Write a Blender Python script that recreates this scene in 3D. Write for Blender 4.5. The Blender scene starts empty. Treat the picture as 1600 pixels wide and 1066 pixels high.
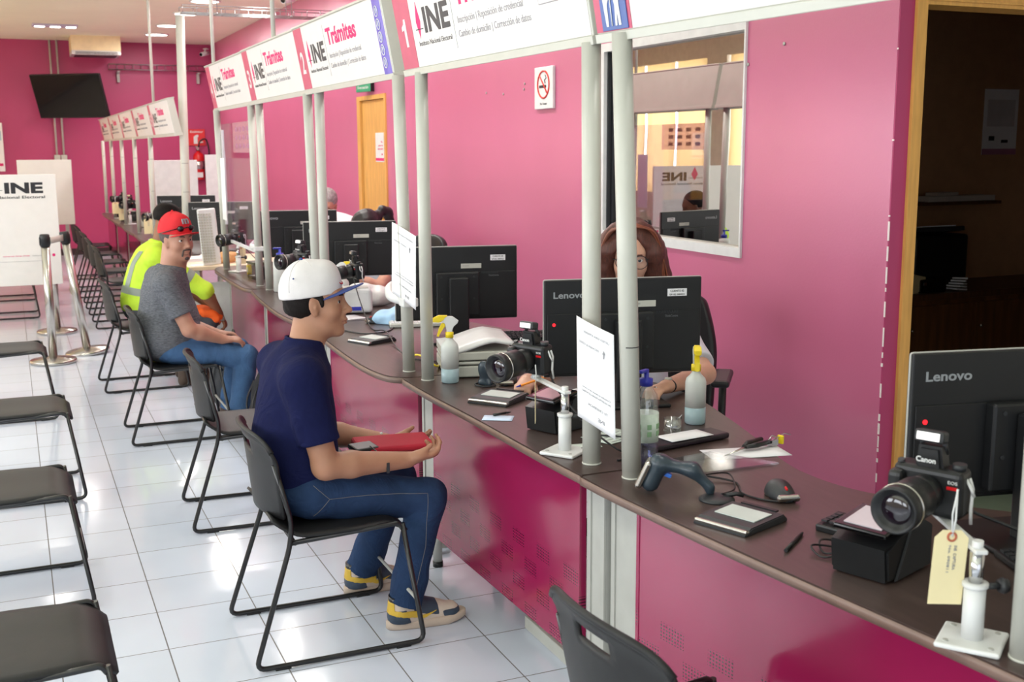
import bpy, bmesh, math, random
import numpy as np
from mathutils import Vector, Matrix
random.seed(7)
SC = bpy.context.scene
COL = SC.collection
PI = math.pi

# ---------------------------------------------------------------- camera, sky, daylight, exposure
cam_d = bpy.data.cameras.new('camera'); cam = bpy.data.objects.new('camera', cam_d); COL.objects.link(cam)
YAW, PITCH, ROLL = .4115, .169, -.005
_f = Vector((math.sin(YAW)*math.cos(PITCH), math.cos(YAW)*math.cos(PITCH), -math.sin(PITCH)))
_r0 = Vector((math.cos(YAW), -math.sin(YAW), 0)); _u0 = _r0.cross(_f)
_r = _r0*math.cos(ROLL)+_u0*math.sin(ROLL); _u = -_r0*math.sin(ROLL)+_u0*math.cos(ROLL)
cam.matrix_world = Matrix(((_r.x,_u.x,-_f.x,0),(_r.y,_u.y,-_f.y,0),(_r.z,_u.z,-_f.z,1.63),(0,0,0,1)))
cam_d.sensor_width = 36; cam_d.lens = 1780/1600*36; cam_d.clip_start = .05
cam_d.dof.use_dof = True; cam_d.dof.focus_distance = 3.9; cam_d.dof.aperture_fstop = 6.3
SC.camera = cam

world = bpy.data.worlds.new('daylight_sky'); SC.world = world; world.use_nodes = True
bg = world.node_tree.nodes['Background']; bg.inputs[0].default_value = (.80,.88,1,1); bg.inputs[1].default_value = 1.2

def area(name, loc, rot, sx, sy, power, color=(1,1,1), spread=PI):
    l = bpy.data.lights.new(name, 'AREA'); l.shape = 'RECTANGLE'; l.size = sx; l.size_y = sy
    l.energy = power; l.color = color; l.spread = spread
    o = bpy.data.objects.new(name, l); COL.objects.link(o); o.location = loc; o.rotation_euler = rot
    return o
WX = -3.2           # the left wall with its windows
DAY = (.93,.96,1)
# daylight through the windows of the left wall (one light in each opening)
for i, (y0, y1) in enumerate(((-3.2,-1.0),(-.4,1.8),(2.4,4.6),(5.2,7.4),(8.0,10.2))):
    area('window_daylight', (WX-.02,(y0+y1)/2,1.8), (0,-PI/2-.50,0), 1.6, y1-y0, 84, DAY)
# daylight through the glazed entrance behind the photographer
area('entrance_daylight', (.2,-4.0,1.45), (PI/2+.2,0,0), 5.0, 2.5, 36, DAY)
SC.view_settings.view_transform = 'Standard'; SC.view_settings.look = 'None'
SC.view_settings.exposure = -0.24; SC.view_settings.gamma = 1; SC.view_settings.use_curve_mapping = False

# light given by the row of round ceiling lamps over the counters
for y in (2.2,3.6,5.0,6.4,7.8,9.2,10.6,12.0,13.4,14.7,16.2,17.5):
    l = area('ceiling_area_light', (2.12,y,3.22), (0,0,0), .3, .3, 8 if y < 5.5 else 26, (1,.97,.93)); l.data.shape = 'DISK'
for x, y in ((-.6,1.0),(-.6,4.0),(-.6,7.0),(-.6,10.0),(.2,13.5),(.7,16.6)):  # added ambient lights without fixtures; only the last sits at the spot fixture
    l = area('ceiling_area_light', (x,y,3.22), (0,0,0), .3, .3, 16, (1,.97,.93)); l.data.shape = 'DISK'

# ---------------------------------------------------------------- materials
def lin(c):
    return tuple(((v/255)/12.92 if v/255 <= .04045 else ((v/255+.055)/1.055)**2.4) for v in c)
MATS = {}
def M(name, rgb=None, rough=.5, metal=0, var=.06, scale=12, bump=0, bscale=60, emit=0, wr=0, wrs=9, trans=0, ior=1.45, alpha=1, coat=0, spec=.5, stretch=None):
    if name in MATS: return MATS[name]
    m = bpy.data.materials.new(name); m.use_nodes = True; nt = m.node_tree; b = nt.nodes['Principled BSDF']
    c = lin(rgb); b.inputs['Roughness'].default_value = rough; b.inputs['Metallic'].default_value = metal
    b.inputs['Specular IOR Level'].default_value = spec
    b.inputs['Coat Weight'].default_value = coat
    tc = nt.nodes.new('ShaderNodeTexCoord'); src = tc.outputs['Object']
    if stretch:
        mp = nt.nodes.new('ShaderNodeMapping'); mp.inputs['Scale'].default_value = stretch
        nt.links.new(src, mp.inputs[0]); src = mp.outputs[0]
    n = nt.nodes.new('ShaderNodeTexNoise'); n.inputs['Scale'].default_value = scale; n.inputs['Detail'].default_value = 3
    nt.links.new(src, n.inputs[0])
    cr = nt.nodes.new('ShaderNodeValToRGB')
    cr.color_ramp.elements[0].position = .3; cr.color_ramp.elements[1].position = .7
    cr.color_ramp.elements[0].color = (*[x*(1-var) for x in c], 1); cr.color_ramp.elements[1].color = (*[min(1,x*(1+var)) for x in c], 1)
    nt.links.new(n.outputs[0], cr.inputs[0]); nt.links.new(cr.outputs[0], b.inputs['Base Color'])
    if bump:
        n2 = nt.nodes.new('ShaderNodeTexNoise'); n2.inputs['Scale'].default_value = bscale; nt.links.new(src, n2.inputs[0])
        bp = nt.nodes.new('ShaderNodeBump'); bp.inputs['Strength'].default_value = bump; bp.inputs['Distance'].default_value = .002
        nt.links.new(n2.outputs[0], bp.inputs['Height']); nt.links.new(bp.outputs[0], b.inputs['Normal'])
    if wr:
        n3 = nt.nodes.new('ShaderNodeTexNoise'); n3.inputs['Scale'].default_value = wrs; n3.inputs['Detail'].default_value = 3; n3.inputs['Distortion'].default_value = 1.6
        nt.links.new(src, n3.inputs[0]); rd = nt.nodes.new('ShaderNodeMath'); rd.operation = 'PINGPONG'; rd.inputs[1].default_value = .22
        nt.links.new(n3.outputs[0], rd.inputs[0]); b3 = nt.nodes.new('ShaderNodeBump'); b3.inputs['Strength'].default_value = .7; b3.inputs['Distance'].default_value = wr
        nt.links.new(rd.outputs[0], b3.inputs['Height'])
        if bump: nt.links.new(b3.outputs[0], bp.inputs['Normal'])
        else: nt.links.new(b3.outputs[0], b.inputs['Normal'])
    if emit:
        b.inputs['Emission Color'].default_value = (*c,1); b.inputs['Emission Strength'].default_value = emit
    if trans:
        b.inputs['Transmission Weight'].default_value = trans; b.inputs['IOR'].default_value = ior
    if alpha < 1: b.inputs['Alpha'].default_value = alpha
    MATS[name] = m; return m
def glassy(name, tint, gloss, fac, rough=0):
    if name in MATS: return MATS[name]
    m = bpy.data.materials.new(name); m.use_nodes = True; nt = m.node_tree
    for n in list(nt.nodes):
        if n.type == 'BSDF_PRINCIPLED': nt.nodes.remove(n)
    out = nt.nodes['Material Output']
    t = nt.nodes.new('ShaderNodeBsdfTransparent'); t.inputs[0].default_value = (*tint,1)
    g = nt.nodes.new('ShaderNodeBsdfGlossy'); g.inputs[0].default_value = (*gloss,1); g.inputs['Roughness'].default_value = rough
    mx = nt.nodes.new('ShaderNodeMixShader'); mx.inputs[0].default_value = fac
    nt.links.new(t.outputs[0], mx.inputs[1]); nt.links.new(g.outputs[0], mx.inputs[2]); nt.links.new(mx.outputs[0], out.inputs[0])
    MATS[name] = m; return m
def nodes_of(m):
    return m.node_tree, m.node_tree.nodes['Principled BSDF']
def math_node(nt, op, a, b=None, c=None):
    n = nt.nodes.new('ShaderNodeMath'); n.operation = op
    for i, v in enumerate((a, b, c)):
        if v is None: continue
        if isinstance(v, (int, float)): n.inputs[i].default_value = v
        else: nt.links.new(v, n.inputs[i])
    return n.outputs[0]
def mix_col(nt, fac, a, b):
    n = nt.nodes.new('ShaderNodeMix'); n.data_type = 'RGBA'
    nt.links.new(fac, n.inputs[0])
    for i, v in ((6, a), (7, b)):
        if isinstance(v, tuple): n.inputs[i].default_value = (*v,1)
        else: nt.links.new(v, n.inputs[i])
    return n.outputs[2]

m_wall = M('pink_wall_paint', (197,104,139), .3, spec=.8, var=.035, scale=1.6, bump=.15, bscale=90)
m_wallb = M('shaded_wall_paint', (176,58,106), .42, var=.05, scale=1.4, bump=.15, bscale=90)  # pink paint with shade put into the colour for back and side walls
m_ceil = M('beige_ceiling_paint', (240,242,216), .8, var=.04, scale=1.2)
m_white = M('white_plastic', (220,221,220), .38)
m_cream = M('cream_metal_paint', (194,194,184), .35, var=.03)
m_grey = M('grey_metal_paint', (176,176,170), .4)
m_black = M('black_plastic', (20,21,23), .42, var=.15)
m_blackgl = M('black_gloss', (9,9,11), .12)
m_dark = M('dark_grey_plastic', (42,44,47), .45, var=.1)
m_chair = M('chair_grey_plastic', (36,36,37), .45, spec=.28, var=.12, scale=25, bump=.08, bscale=300)
m_frame = M('black_steel_rod', (16,16,18), .3, spec=.6)
m_chrome = M('chrome', (205,205,208), .16, 1)
m_steel = M('brushed_steel', (190,186,180), .25, 1)
m_paper = M('paper', (240,240,243), .7, var=.015)
m_ink = M('black_ink', (38,38,42), .7)
m_greyink = M('grey_ink', (150,150,155), .7)
m_pinkink = M('magenta_ink', (214,30,110), .6)
m_rose = M('rose_sign_stripe', (196,84,112), .45)
m_sign = M('white_sign_panel', (222,219,216), .4, var=.015)
m_yellow = M('yellow_plastic', (240,214,30), .35)
m_blue = M('blue_plastic', (45,52,170), .35)
m_red = M('red_plastic', (200,24,30), .3)
m_led = M('red_light', (255,30,40), .3, emit=2.5)
m_wood = M('oak_wood', (214,160,84), .42, var=.16, scale=7, stretch=(6,6,.6))
m_lwood = M('light_wood_top', (226,206,178), .45, var=.06, scale=5, stretch=(.6,6,6))
m_dwood = M('dark_brown_wood', (92,56,34), .4, var=.3, scale=6, stretch=(6,6,.5))

def floor_mat():
    m = M('white_floor_tiles', (216,224,240), .12, var=.03, scale=2.2, bump=.04, bscale=9)
    nt, b = nodes_of(m); tc = nt.nodes.new('ShaderNodeTexCoord'); sx = nt.nodes.new('ShaderNodeSeparateXYZ'); nt.links.new(tc.outputs['Object'], sx.inputs[0])
    T = .33; wx = .0035
    def line(c, off):
        u = math_node(nt,'FRACT', math_node(nt,'DIVIDE', math_node(nt,'ADD', c, 100*T-off), T))
        d = math_node(nt,'ABSOLUTE', math_node(nt,'SUBTRACT', u, .5))
        return math_node(nt,'GREATER_THAN', d, .5-wx/T*.6)
    l = math_node(nt,'MAXIMUM', line(sx.outputs[0], .042), line(sx.outputs[1], .066))
    # a slightly different tone for every tile
    cell = nt.nodes.new('ShaderNodeTexWhiteNoise'); cell.noise_dimensions = '2D'
    cb = nt.nodes.new('ShaderNodeCombineXYZ')
    nt.links.new(math_node(nt,'FLOOR', math_node(nt,'DIVIDE', math_node(nt,'ADD', sx.outputs[0], 100*T-.042), T)), cb.inputs[0])
    nt.links.new(math_node(nt,'FLOOR', math_node(nt,'DIVIDE', math_node(nt,'ADD', sx.outputs[1], 100*T-.066), T)), cb.inputs[1])
    nt.links.new(cb.outputs[0], cell.inputs[0])
    base = b.inputs['Base Color'].links[0].from_socket
    tone = nt.nodes.new('ShaderNodeMix'); tone.data_type = 'RGBA'; tone.blend_type = 'MULTIPLY'
    mr = math_node(nt,'MULTIPLY_ADD', cell.outputs[0], .07, .93)
    cc = nt.nodes.new('ShaderNodeCombineColor'); [nt.links.new(mr, cc.inputs[i]) for i in range(3)]
    tone.inputs[0].default_value = 1; nt.links.new(base, tone.inputs[6]); nt.links.new(cc.outputs[0], tone.inputs[7])
    c2 = mix_col(nt, l, tone.outputs[2], lin((112,110,112)))
    nt.links.new(c2, b.inputs['Base Color'])
    nt.links.new(math_node(nt,'MULTIPLY_ADD', l, .5, .11), b.inputs['Roughness'])
    return m
def panel_mat():
    # magenta sheet metal with little perforated patches near the floor
    m = M('magenta_panel_metal', (150,28,76), .16, var=.04, scale=3, spec=.85)
    nt, b = nodes_of(m); tc = nt.nodes.new('ShaderNodeTexCoord'); sx = nt.nodes.new('ShaderNodeSeparateXYZ'); nt.links.new(tc.outputs['Object'], sx.inputs[0])
    y, z = sx.outputs[1], sx.outputs[2]
    row = math_node(nt,'FLOOR', math_node(nt,'DIVIDE', z, .075))
    yo = math_node(nt,'ADD', y, math_node(nt,'MULTIPLY', math_node(nt,'FLOORED_MODULO', row, 2), .09))
    py = math_node(nt,'FRACT', math_node(nt,'DIVIDE', math_node(nt,'ADD', yo, 50), .18)); pz = math_node(nt,'FRACT', math_node(nt,'DIVIDE', z, .075))
    inpatch = math_node(nt,'MULTIPLY', math_node(nt,'LESS_THAN', py, .5), math_node(nt,'LESS_THAN', pz, .62))
    dy = math_node(nt,'SUBTRACT', math_node(nt,'FRACT', math_node(nt,'DIVIDE', math_node(nt,'ADD', y, 50), .011)), .5)
    dz = math_node(nt,'SUBTRACT', math_node(nt,'FRACT', math_node(nt,'DIVIDE', z, .0095)), .5)
    hole = math_node(nt,'LESS_THAN', math_node(nt,'ADD', math_node(nt,'MULTIPLY', dy, dy), math_node(nt,'MULTIPLY', dz, dz)), .075)
    band = math_node(nt,'MULTIPLY', math_node(nt,'LESS_THAN', z, .44), math_node(nt,'GREATER_THAN', z, .15))
    h = math_node(nt,'MULTIPLY', math_node(nt,'MULTIPLY', hole, inpatch), band)
    base = b.inputs['Base Color'].links[0].from_socket
    nt.links.new(mix_col(nt, h, base, lin((70,8,34))), b.inputs['Base Color'])
    return m
m_floor = floor_mat(); m_panel = panel_mat()
m_top = M('dark_brown_laminate', (74,60,56), .3, var=.12, scale=9, stretch=(9,1,1))
m_edge = M('brown_edge_band', (122,98,88), .4, var=.12)

# ---------------------------------------------------------------- mesh helpers
class MB:
    def __init__(s): s.bm = bmesh.new(); s.mi = 0
    def _new(s, faces, smooth=False):
        for f in faces: f.material_index = s.mi; f.smooth = smooth
    def box(s, c, d, rot=None, bev=0, seg=2):
        ms = set(s.bm.faces)
        g = bmesh.ops.create_cube(s.bm, size=1)
        R = rot if rot is not None else Matrix()
        if not isinstance(R, Matrix): R = Matrix.Rotation(R, 4, 'Z')
        bmesh.ops.transform(s.bm, matrix=Matrix.Translation(c) @ R.to_4x4() @ Matrix.Diagonal((*d,1)), verts=g['verts'])
        if bev:
            e = list({e for v in g['verts'] for e in v.link_edges})
            bmesh.ops.bevel(s.bm, geom=e, offset=bev, segments=seg, affect='EDGES', profile=.5)
        s._new([f for f in s.bm.faces if f not in ms], False); return s
    def box2(s, a, b, bev=0):
        return s.box([(a[i]+b[i])/2 for i in range(3)], [abs(b[i]-a[i]) for i in range(3)], None, bev)
    def ring(s, c, u, v, ru, rv, n, ph=0):
        return [s.bm.verts.new(Vector(c)+u*(ru*math.cos(2*PI*i/n+ph))+v*(rv*math.sin(2*PI*i/n+ph))) for i in range(n)]
    def loft(s, rings, cap=True, closed=False, smooth=True):
        fs = []; n = len(rings[0]); m = len(rings)
        for k in range(m if closed else m-1):
            a, b = rings[k], rings[(k+1)%m]
            for i in range(n):
                try: fs.append(s.bm.faces.new((a[i], a[(i+1)%n], b[(i+1)%n], b[i])))
                except ValueError: pass
        s._new(fs, smooth)
        if cap and not closed:
            s._new([s.bm.faces.new(rings[0][::-1]), s.bm.faces.new(rings[-1])], False)
        return s
    def tube(s, pts, r, n=12, closed=False, flat=1, cap=True):
        P = [Vector(p) for p in pts]; rr = r if isinstance(r, (list, tuple)) else [r]*len(P)
        rings = []; up = None
        for i, p in enumerate(P):
            if closed: t = (P[(i+1)%len(P)]-P[i-1])
            else: t = (P[min(i+1,len(P)-1)]-P[max(i-1,0)])
            t.normalize()
            if up is None:
                a = Vector((0,0,1)) if abs(t.z) < .9 else Vector((1,0,0)); u = a.cross(t).normalized()
            else:
                u = (up - t*up.dot(t)).normalized()
            up = u; v = t.cross(u)
            rings.append(s.ring(p, u, v, rr[i], rr[i]*flat, n))
        return s.loft(rings, cap, closed)
    def cyl(s, a, b, r, n=20, r2=None):
        return s.tube([a, b], [r, r if r2 is None else r2], n)
    def lathe(s, prof, c=(0,0,0), n=24, axis=None):
        # prof: (radius, height) pairs turned about local Z (or the given axis)
        A = Vector(axis or (0,0,1)).normalized(); a = Vector((0,0,1)) if abs(A.z) < .9 else Vector((1,0,0)); 
        u = a.cross(A).normalized() if abs(A.z) < .9 else Vector((1,0,0)); v = A.cross(u)
        rings = [s.ring(Vector(c)+A*h, u, v, max(r,1e-4), max(r,1e-4), n) for r, h in prof]
        return s.loft(rings)
    def prism(s, poly, z0, z1, mat=None, bev=0):
        Mx = mat or Matrix(); ms = set(s.bm.faces)
        a = [s.bm.verts.new(Mx @ Vector((x,y,z0))) for x, y in poly]; b = [s.bm.verts.new(Mx @ Vector((x,y,z1))) for x, y in poly]
        f0 = s.bm.faces.new(a[::-1]); f1 = s.bm.faces.new(b); n = len(a)
        fs = [s.bm.faces.new((a[i], a[(i+1)%n], b[(i+1)%n], b[i])) for i in range(n)]
        if bev:
            e = list({e for v in a+b for e in v.link_edges if all(w in a or w in b for w in e.verts)})
            bmesh.ops.bevel(s.bm, geom=list(f0.edges)+list(f1.edges), offset=bev, segments=2, affect='EDGES')
        s._new([f for f in s.bm.faces if f not in ms], False); return s
    def grid(s, fn, nu, nv, thick=0, smooth=True):
        # fn(u,v)->point, u,v in 0..1; thick gives a solid sheet
        V = [[Vector(fn(i/nu, j/nv)) for j in range(nv+1)] for i in range(nu+1)]
        A = [[s.bm.verts.new(p) for p in row] for row in V]; fs = []
        for i in range(nu):
            for j in range(nv): fs.append(s.bm.faces.new((A[i][j], A[i+1][j], A[i+1][j+1], A[i][j+1])))
        if thick:
            N = [[None]*(nv+1) for _ in range(nu+1)]
            for i in range(nu+1):
                for j in range(nv+1):
                    du = V[min(i+1,nu)][j]-V[max(i-1,0)][j]; dv = V[i][min(j+1,nv)]-V[i][max(j-1,0)]
                    N[i][j] = du.cross(dv).normalized()
            B = [[s.bm.verts.new(V[i][j]-N[i][j]*thick) for j in range(nv+1)] for i in range(nu+1)]
            for i in range(nu):
                for j in range(nv): fs.append(s.bm.faces.new((B[i][j], B[i][j+1], B[i+1][j+1], B[i+1][j])))
            for i in range(nu):
                fs.append(s.bm.faces.new((A[i+1][0], A[i][0], B[i][0], B[i+1][0]))); fs.append(s.bm.faces.new((A[i][nv], A[i+1][nv], B[i+1][nv], B[i][nv])))
            for j in range(nv):
                fs.append(s.bm.faces.new((A[0][j], A[0][j+1], B[0][j+1], B[0][j]))); fs.append(s.bm.faces.new((A[nu][j+1], A[nu][j], B[nu][j], B[nu][j+1])))
        s._new(fs, smooth); return s
    def ball(s, c, r, sub=2):
        g = bmesh.ops.create_icosphere(s.bm, subdivisions=sub, radius=1); rr = r if isinstance(r, (tuple, list)) else (r,r,r)
        bmesh.ops.transform(s.bm, matrix=Matrix.Translation(c) @ Matrix.Diagonal((*rr,1)), verts=g['verts'])
        s._new(list({f for v in g['verts'] for f in v.link_faces}), True); return s
    def m(s, i): s.mi = i; return s
    def build(s, name, mats, parent=None, **props):
        me = bpy.data.meshes.new(name); bmesh.ops.recalc_face_normals(s.bm, faces=s.bm.faces); s.bm.to_mesh(me); s.bm.free()
        for k in (mats if isinstance(mats, (list, tuple)) else [mats]): me.materials.append(k)
        o = bpy.data.objects.new(name, me); COL.objects.link(o); o.parent = parent
        for k, v in props.items(): o[k] = v
        return o
def fillet(pts, r, n=5, closed=False):
    P = [Vector(p) for p in pts]; out = []
    N = len(P)
    for i in range(N):
        if not closed and i in (0, N-1): out.append(P[i]); continue
        a, b, c = P[i-1], P[i], P[(i+1)%N]; d1 = a-b; d2 = c-b; rr = min(r, d1.length*.48, d2.length*.48)
        p, q = b+d1.normalized()*rr, b+d2.normalized()*rr
        for k in range(n+1):
            t = k/n; out.append(p*(1-t)**2+b*2*t*(1-t)+q*t*t)
    return out
def tag(o, label=None, cat=None, group=None, kind=None):
    for k, v in (('label',label),('category',cat),('group',group),('kind',kind)):
        if v: o[k] = v
    return o
def thing(name, loc, rz=0, label=None, cat=None, group=None, mat=None):
    o = bpy.data.objects.new(name, None); COL.objects.link(o); o.empty_display_size = .1
    if mat is not None: o.matrix_world = mat
    else: o.location = loc; o.rotation_euler = (0,0,rz)
    return tag(o, label, cat, group)
def dup(o, parent=None):
    c = o.copy(); COL.objects.link(c); c.parent = parent
    if parent is not None: c.matrix_parent_inverse = o.matrix_parent_inverse.copy()
    for ch in [x for x in o.children]: dup(ch, c)
    return c
def struct(name, mb, mats):
    return tag(mb.build(name, mats), kind='structure')
def text(s, size, mat, M4, parent, name='lettering', bold=0, ext=.0006, align='LEFT', sx=1):
    cu = bpy.data.curves.new(name, 'FONT'); cu.body = s; cu.size = size; cu.extrude = ext; cu.offset = bold; cu.align_x = align
    cu.resolution_u = 3
    t = bpy.data.objects.new(name, cu); COL.objects.link(t)
    bpy.context.view_layer.update()
    me = bpy.data.meshes.new_from_object(t); bpy.data.objects.remove(t)
    me.materials.clear(); me.materials.append(mat)
    me.transform(M4 @ Matrix.Diagonal((sx,1,1,1))); me.name = name
    o = bpy.data.objects.new(name, me); COL.objects.link(o); o.parent = parent
    return o
def frame(o, x, up):
    x = Vector(x).normalized(); up = Vector(up); n = x.cross(up).normalized(); up = n.cross(x)
    return Matrix(((x.x,up.x,n.x,o[0]),(x.y,up.y,n.y,o[1]),(x.z,up.z,n.z,o[2]),(0,0,0,1)))

# ---------------------------------------------------------------- the room
XW, YB, ZC, YF = 3.09, 19.0, 3.25, -4.1
mb = MB(); mb.box2((WX-.3,YF-.3,-.12),(7,YB+.3,0)); struct('floor', mb, m_floor)
mb = MB(); mb.box2((WX-.3,YF-.3,ZC),(7,YB+.3,ZC+.12)); struct('ceiling', mb, m_ceil)
mb = MB(); mb.box2((WX-.3,YB,0),(6.9,YB+.2,ZC)); struct('wall_back', mb, m_wallb)
# right wall with the window (y 4.41-5.80, z 1.115-2.19) and the oak door (y 9.82-10.71)
T = .12
mb = MB()
for a, b in (((3.45,0),(4.41,ZC)),((4.41,0),(5.80,1.115)),((4.41,2.19),(5.80,ZC)),((5.80,0),(9.82,ZC)),((9.82,2.10),(10.71,ZC)),((10.71,0),(YB,ZC))):
    mb.box2((XW,a[0],a[1]),(XW+T,b[0],b[1]))
struct('wall_right', mb, m_wall)
# the wall that turns away at the right, with the open doorway of the dark side room
mb = MB(); mb.box2((XW+.001,3.445,0),(3.16,3.4495,ZC)); mb.box2((3.16,3.445,2.21),(4.20,3.4495,ZC)); mb.box2((3.215,3.45,2.21),(4.20,3.55,ZC)); mb.box2((4.20,3.45,0),(6.9,3.55,ZC)); struct('wall_side', mb, m_wallb)  # thin facing sheets put the shaded tone over the pink wall end
mb = MB(); mb.box2((5.2,YF,0),(5.35,3.45,ZC)); struct('wall_near', mb, M('cream_wall_paint',(222,212,198),.7))
# left wall with its windows
mb = MB(); ys = [YF-.2]
WINS = [(-3.2,-1.0),(-.4,1.8),(2.4,4.6),(5.2,7.4),(8.0,10.2),(11.2,14.0),(14.5,18.2)]
prev = YF-.3
for y0, y1 in WINS:
    mb.box2((WX-.15,prev,0),(WX,y0,ZC)); mb.box2((WX-.15,y0,0),(WX,y1,1.0 if y1 < 11 else .9)); mb.box2((WX-.15,y0,2.6 if y1 < 11 else 2.9),(WX,y1,ZC)); prev = y1
mb.box2((WX-.15,prev,0),(WX,YB,ZC)); struct('wall_left', mb, M('cream_wall_paint',(222,212,198),.7))
# front wall behind the photographer, glazed entrance
mb = MB(); mb.box2((WX-.3,YF-.15,0),(-2.4,YF,ZC)); mb.box2((2.8,YF-.15,0),(5.35,YF,ZC)); mb.box2((-2.4,YF-.15,2.75),(2.8,YF,ZC)); struct('wall_front', mb, M('cream_wall_paint',(222,212,198),.7))
for k in range(5):
    y0, y1 = WINS[k]; mb = MB()
    mb.box2((WX-.1,y0,1.0),(WX-.03,y0+.05,2.6)).box2((WX-.1,y1-.05,1.0),(WX-.03,y1,2.6)).box2((WX-.1,y0,1.0),(WX-.03,y1,1.05)).box2((WX-.1,y0,2.55),(WX-.03,y1,2.6))
    struct('window_%d'%(k+2), mb, m_white)
# closed cream roller blinds on the two far windows of the left wall
m_blind = M('cream_blind_fabric', (232,212,176), .9, var=.1, scale=2.5)
_nt, _b = nodes_of(m_blind); _b.inputs['Transmission Weight'].default_value = 0
_tr = _nt.nodes.new('ShaderNodeBsdfTranslucent'); _tr.inputs[0].default_value = (*lin((240,222,188)),1); _mx = _nt.nodes.new('ShaderNodeMixShader'); _mx.inputs[0].default_value = .75
_nt.links.new(_b.outputs[0], _mx.inputs[1]); _nt.links.new(_tr.outputs[0], _mx.inputs[2]); _nt.links.new(_mx.outputs[0], _nt.nodes['Material Output'].inputs[0])
bl = 0
for (y0, y1, n) in ((11.2,14.0,3),(14.5,18.2,4)):
    w = (y1-y0)/n
    for k in range(n):
        mb = MB(); a = y0+k*w+.03; b = y0+(k+1)*w-.03
        mb.grid(lambda u, v: (WX-.06+.012*math.sin(v*9), a+(b-a)*u, .86+2.08*v), 4, 10, .003)
        r = mb.build('roller_blind', m_blind); mb = MB(); mb.cyl((WX-.06,a,2.93),(WX-.06,b,2.93),.022); mb.build('roller', m_white, r)
        tag(r, 'cream roller blind lowered over the left wall window', 'blind', 'cream roller blinds on the left wall')
area('blind_daylight', (WX-.7,12.6,1.95), (0,-PI/2,0), 2.1, 3.0, 190, DAY); area('blind_daylight', (WX-.7,16.3,1.95), (0,-PI/2,0), 2.1, 3.9, 240, DAY)

# dark baseboard along the back wall
mb = MB(); mb.box2((WX,YB-.02,0),(XW,YB,.10)); struct('baseboard_back', mb, M('dark_baseboard',(52,30,34),.4))
# chipped white paint along the wall corner
mb = MB(); z = .3
while z < 2.3:
    h = random.uniform(.01,.09) if z < 1.35 else .006; w = random.uniform(.0006,.0024)
    mb.box2((XW-.0012,3.445-.001,z),(XW+w,3.45+w*1.4,z+h)); z += h+(random.uniform(.002,.07) if z < 1.35 else random.uniform(.15,.4))
struct('trim_1', mb, M('bare_plaster',(236,224,222),.8))

# window in the right wall: white frame, reflecting pane
mb = MB(); y0, y1, z0, z1 = 4.41, 5.80, 1.115, 2.19; f = .045
for a, b in (((y0,z0),(y1,z0+f)),((y0,z1-f),(y1,z1)),((y0,z0+f),(y0+.012,z1-f)),((y1-f,z0+f),(y1,z1-f))):
    mb.box2((XW-.012,a[0],a[1]),(XW+.05,b[0],b[1]))
wf = struct('window_1', mb, m_white)
mb = MB(); mb.box2((XW+.035,y1-f-.03,z0+f),(XW+.05,y1-f,z1-f)).box2((XW+.01,y1-f-.012,z0+f),(XW+.03,y1-f,z1-f)); mb.build('inner_sash', m_dark, wf)
mb = MB(); mb.box2((XW+.040,y0+.01,z0+f-.01),(XW+.045,y1-f+.01,z1-f+.01)); mb.build('pane', glassy('tinted_glass',(.16,.16,.16),(.86,.84,.80),.62), wf)

# oak door far down the right wall
mb = MB(); mb.box2((XW-.015,9.82,0),(XW+.12,9.86,2.10)).box2((XW-.015,10.66,0),(XW+.12,10.71,2.10)).box2((XW-.015,9.86,2.06),(XW+.12,10.66,2.10)); mb.box2((XW-.018,10.60,0),(XW+.03,10.66,2.06))
d1 = struct('door_1', mb, m_wood)
mb = MB(); mb.box2((XW+.005,9.86,.01),(XW+.05,10.59,2.055)); mb.build('door_leaf', m_wood, d1)
mb = MB(); mb.cyl((XW-.05,9.94,1.0),(XW+.005,9.94,1.0),.012).ball((XW-.06,9.94,1.0),.026); mb.build('door_knob', m_steel, d1)
# oak frame of the dark doorway at the right
mb = MB(); mb.box2((3.16,3.43,0),(3.21,3.57,2.21)).box2((3.21,3.43,2.15),(4.20,3.57,2.21)).box2((4.15,3.43,0),(4.20,3.57,2.15)).box2((3.21,3.425,2.165),(4.15,3.43,2.172))
struct('door_2', mb, m_wood)
# dark side room
m_tan = M('tan_wall_paint',(184,138,98),.8)
mb = MB(); mb.box2((XW+T,5.95,0),(6.9,6.05,ZC)).box2((6.8,3.55,0),(6.9,5.95,ZC)); mb.box2((XW+T,3.56,0),(XW+T+.02,4.41,ZC)).box2((XW+T,4.41,0),(XW+T+.02,5.8,1.1)).box2((XW+T,5.8,0),(XW+T+.02,5.95,ZC)).box2((XW+T,4.41,2.2),(XW+T+.02,5.8,ZC)); struct('wall_inner', mb, m_tan)
mb = MB(); mb.box2((3.25,3.57,0),(6.8,5.95,.003)); struct('floor_inner', mb, M('pale_green_floor',(150,168,150),.3))
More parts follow.
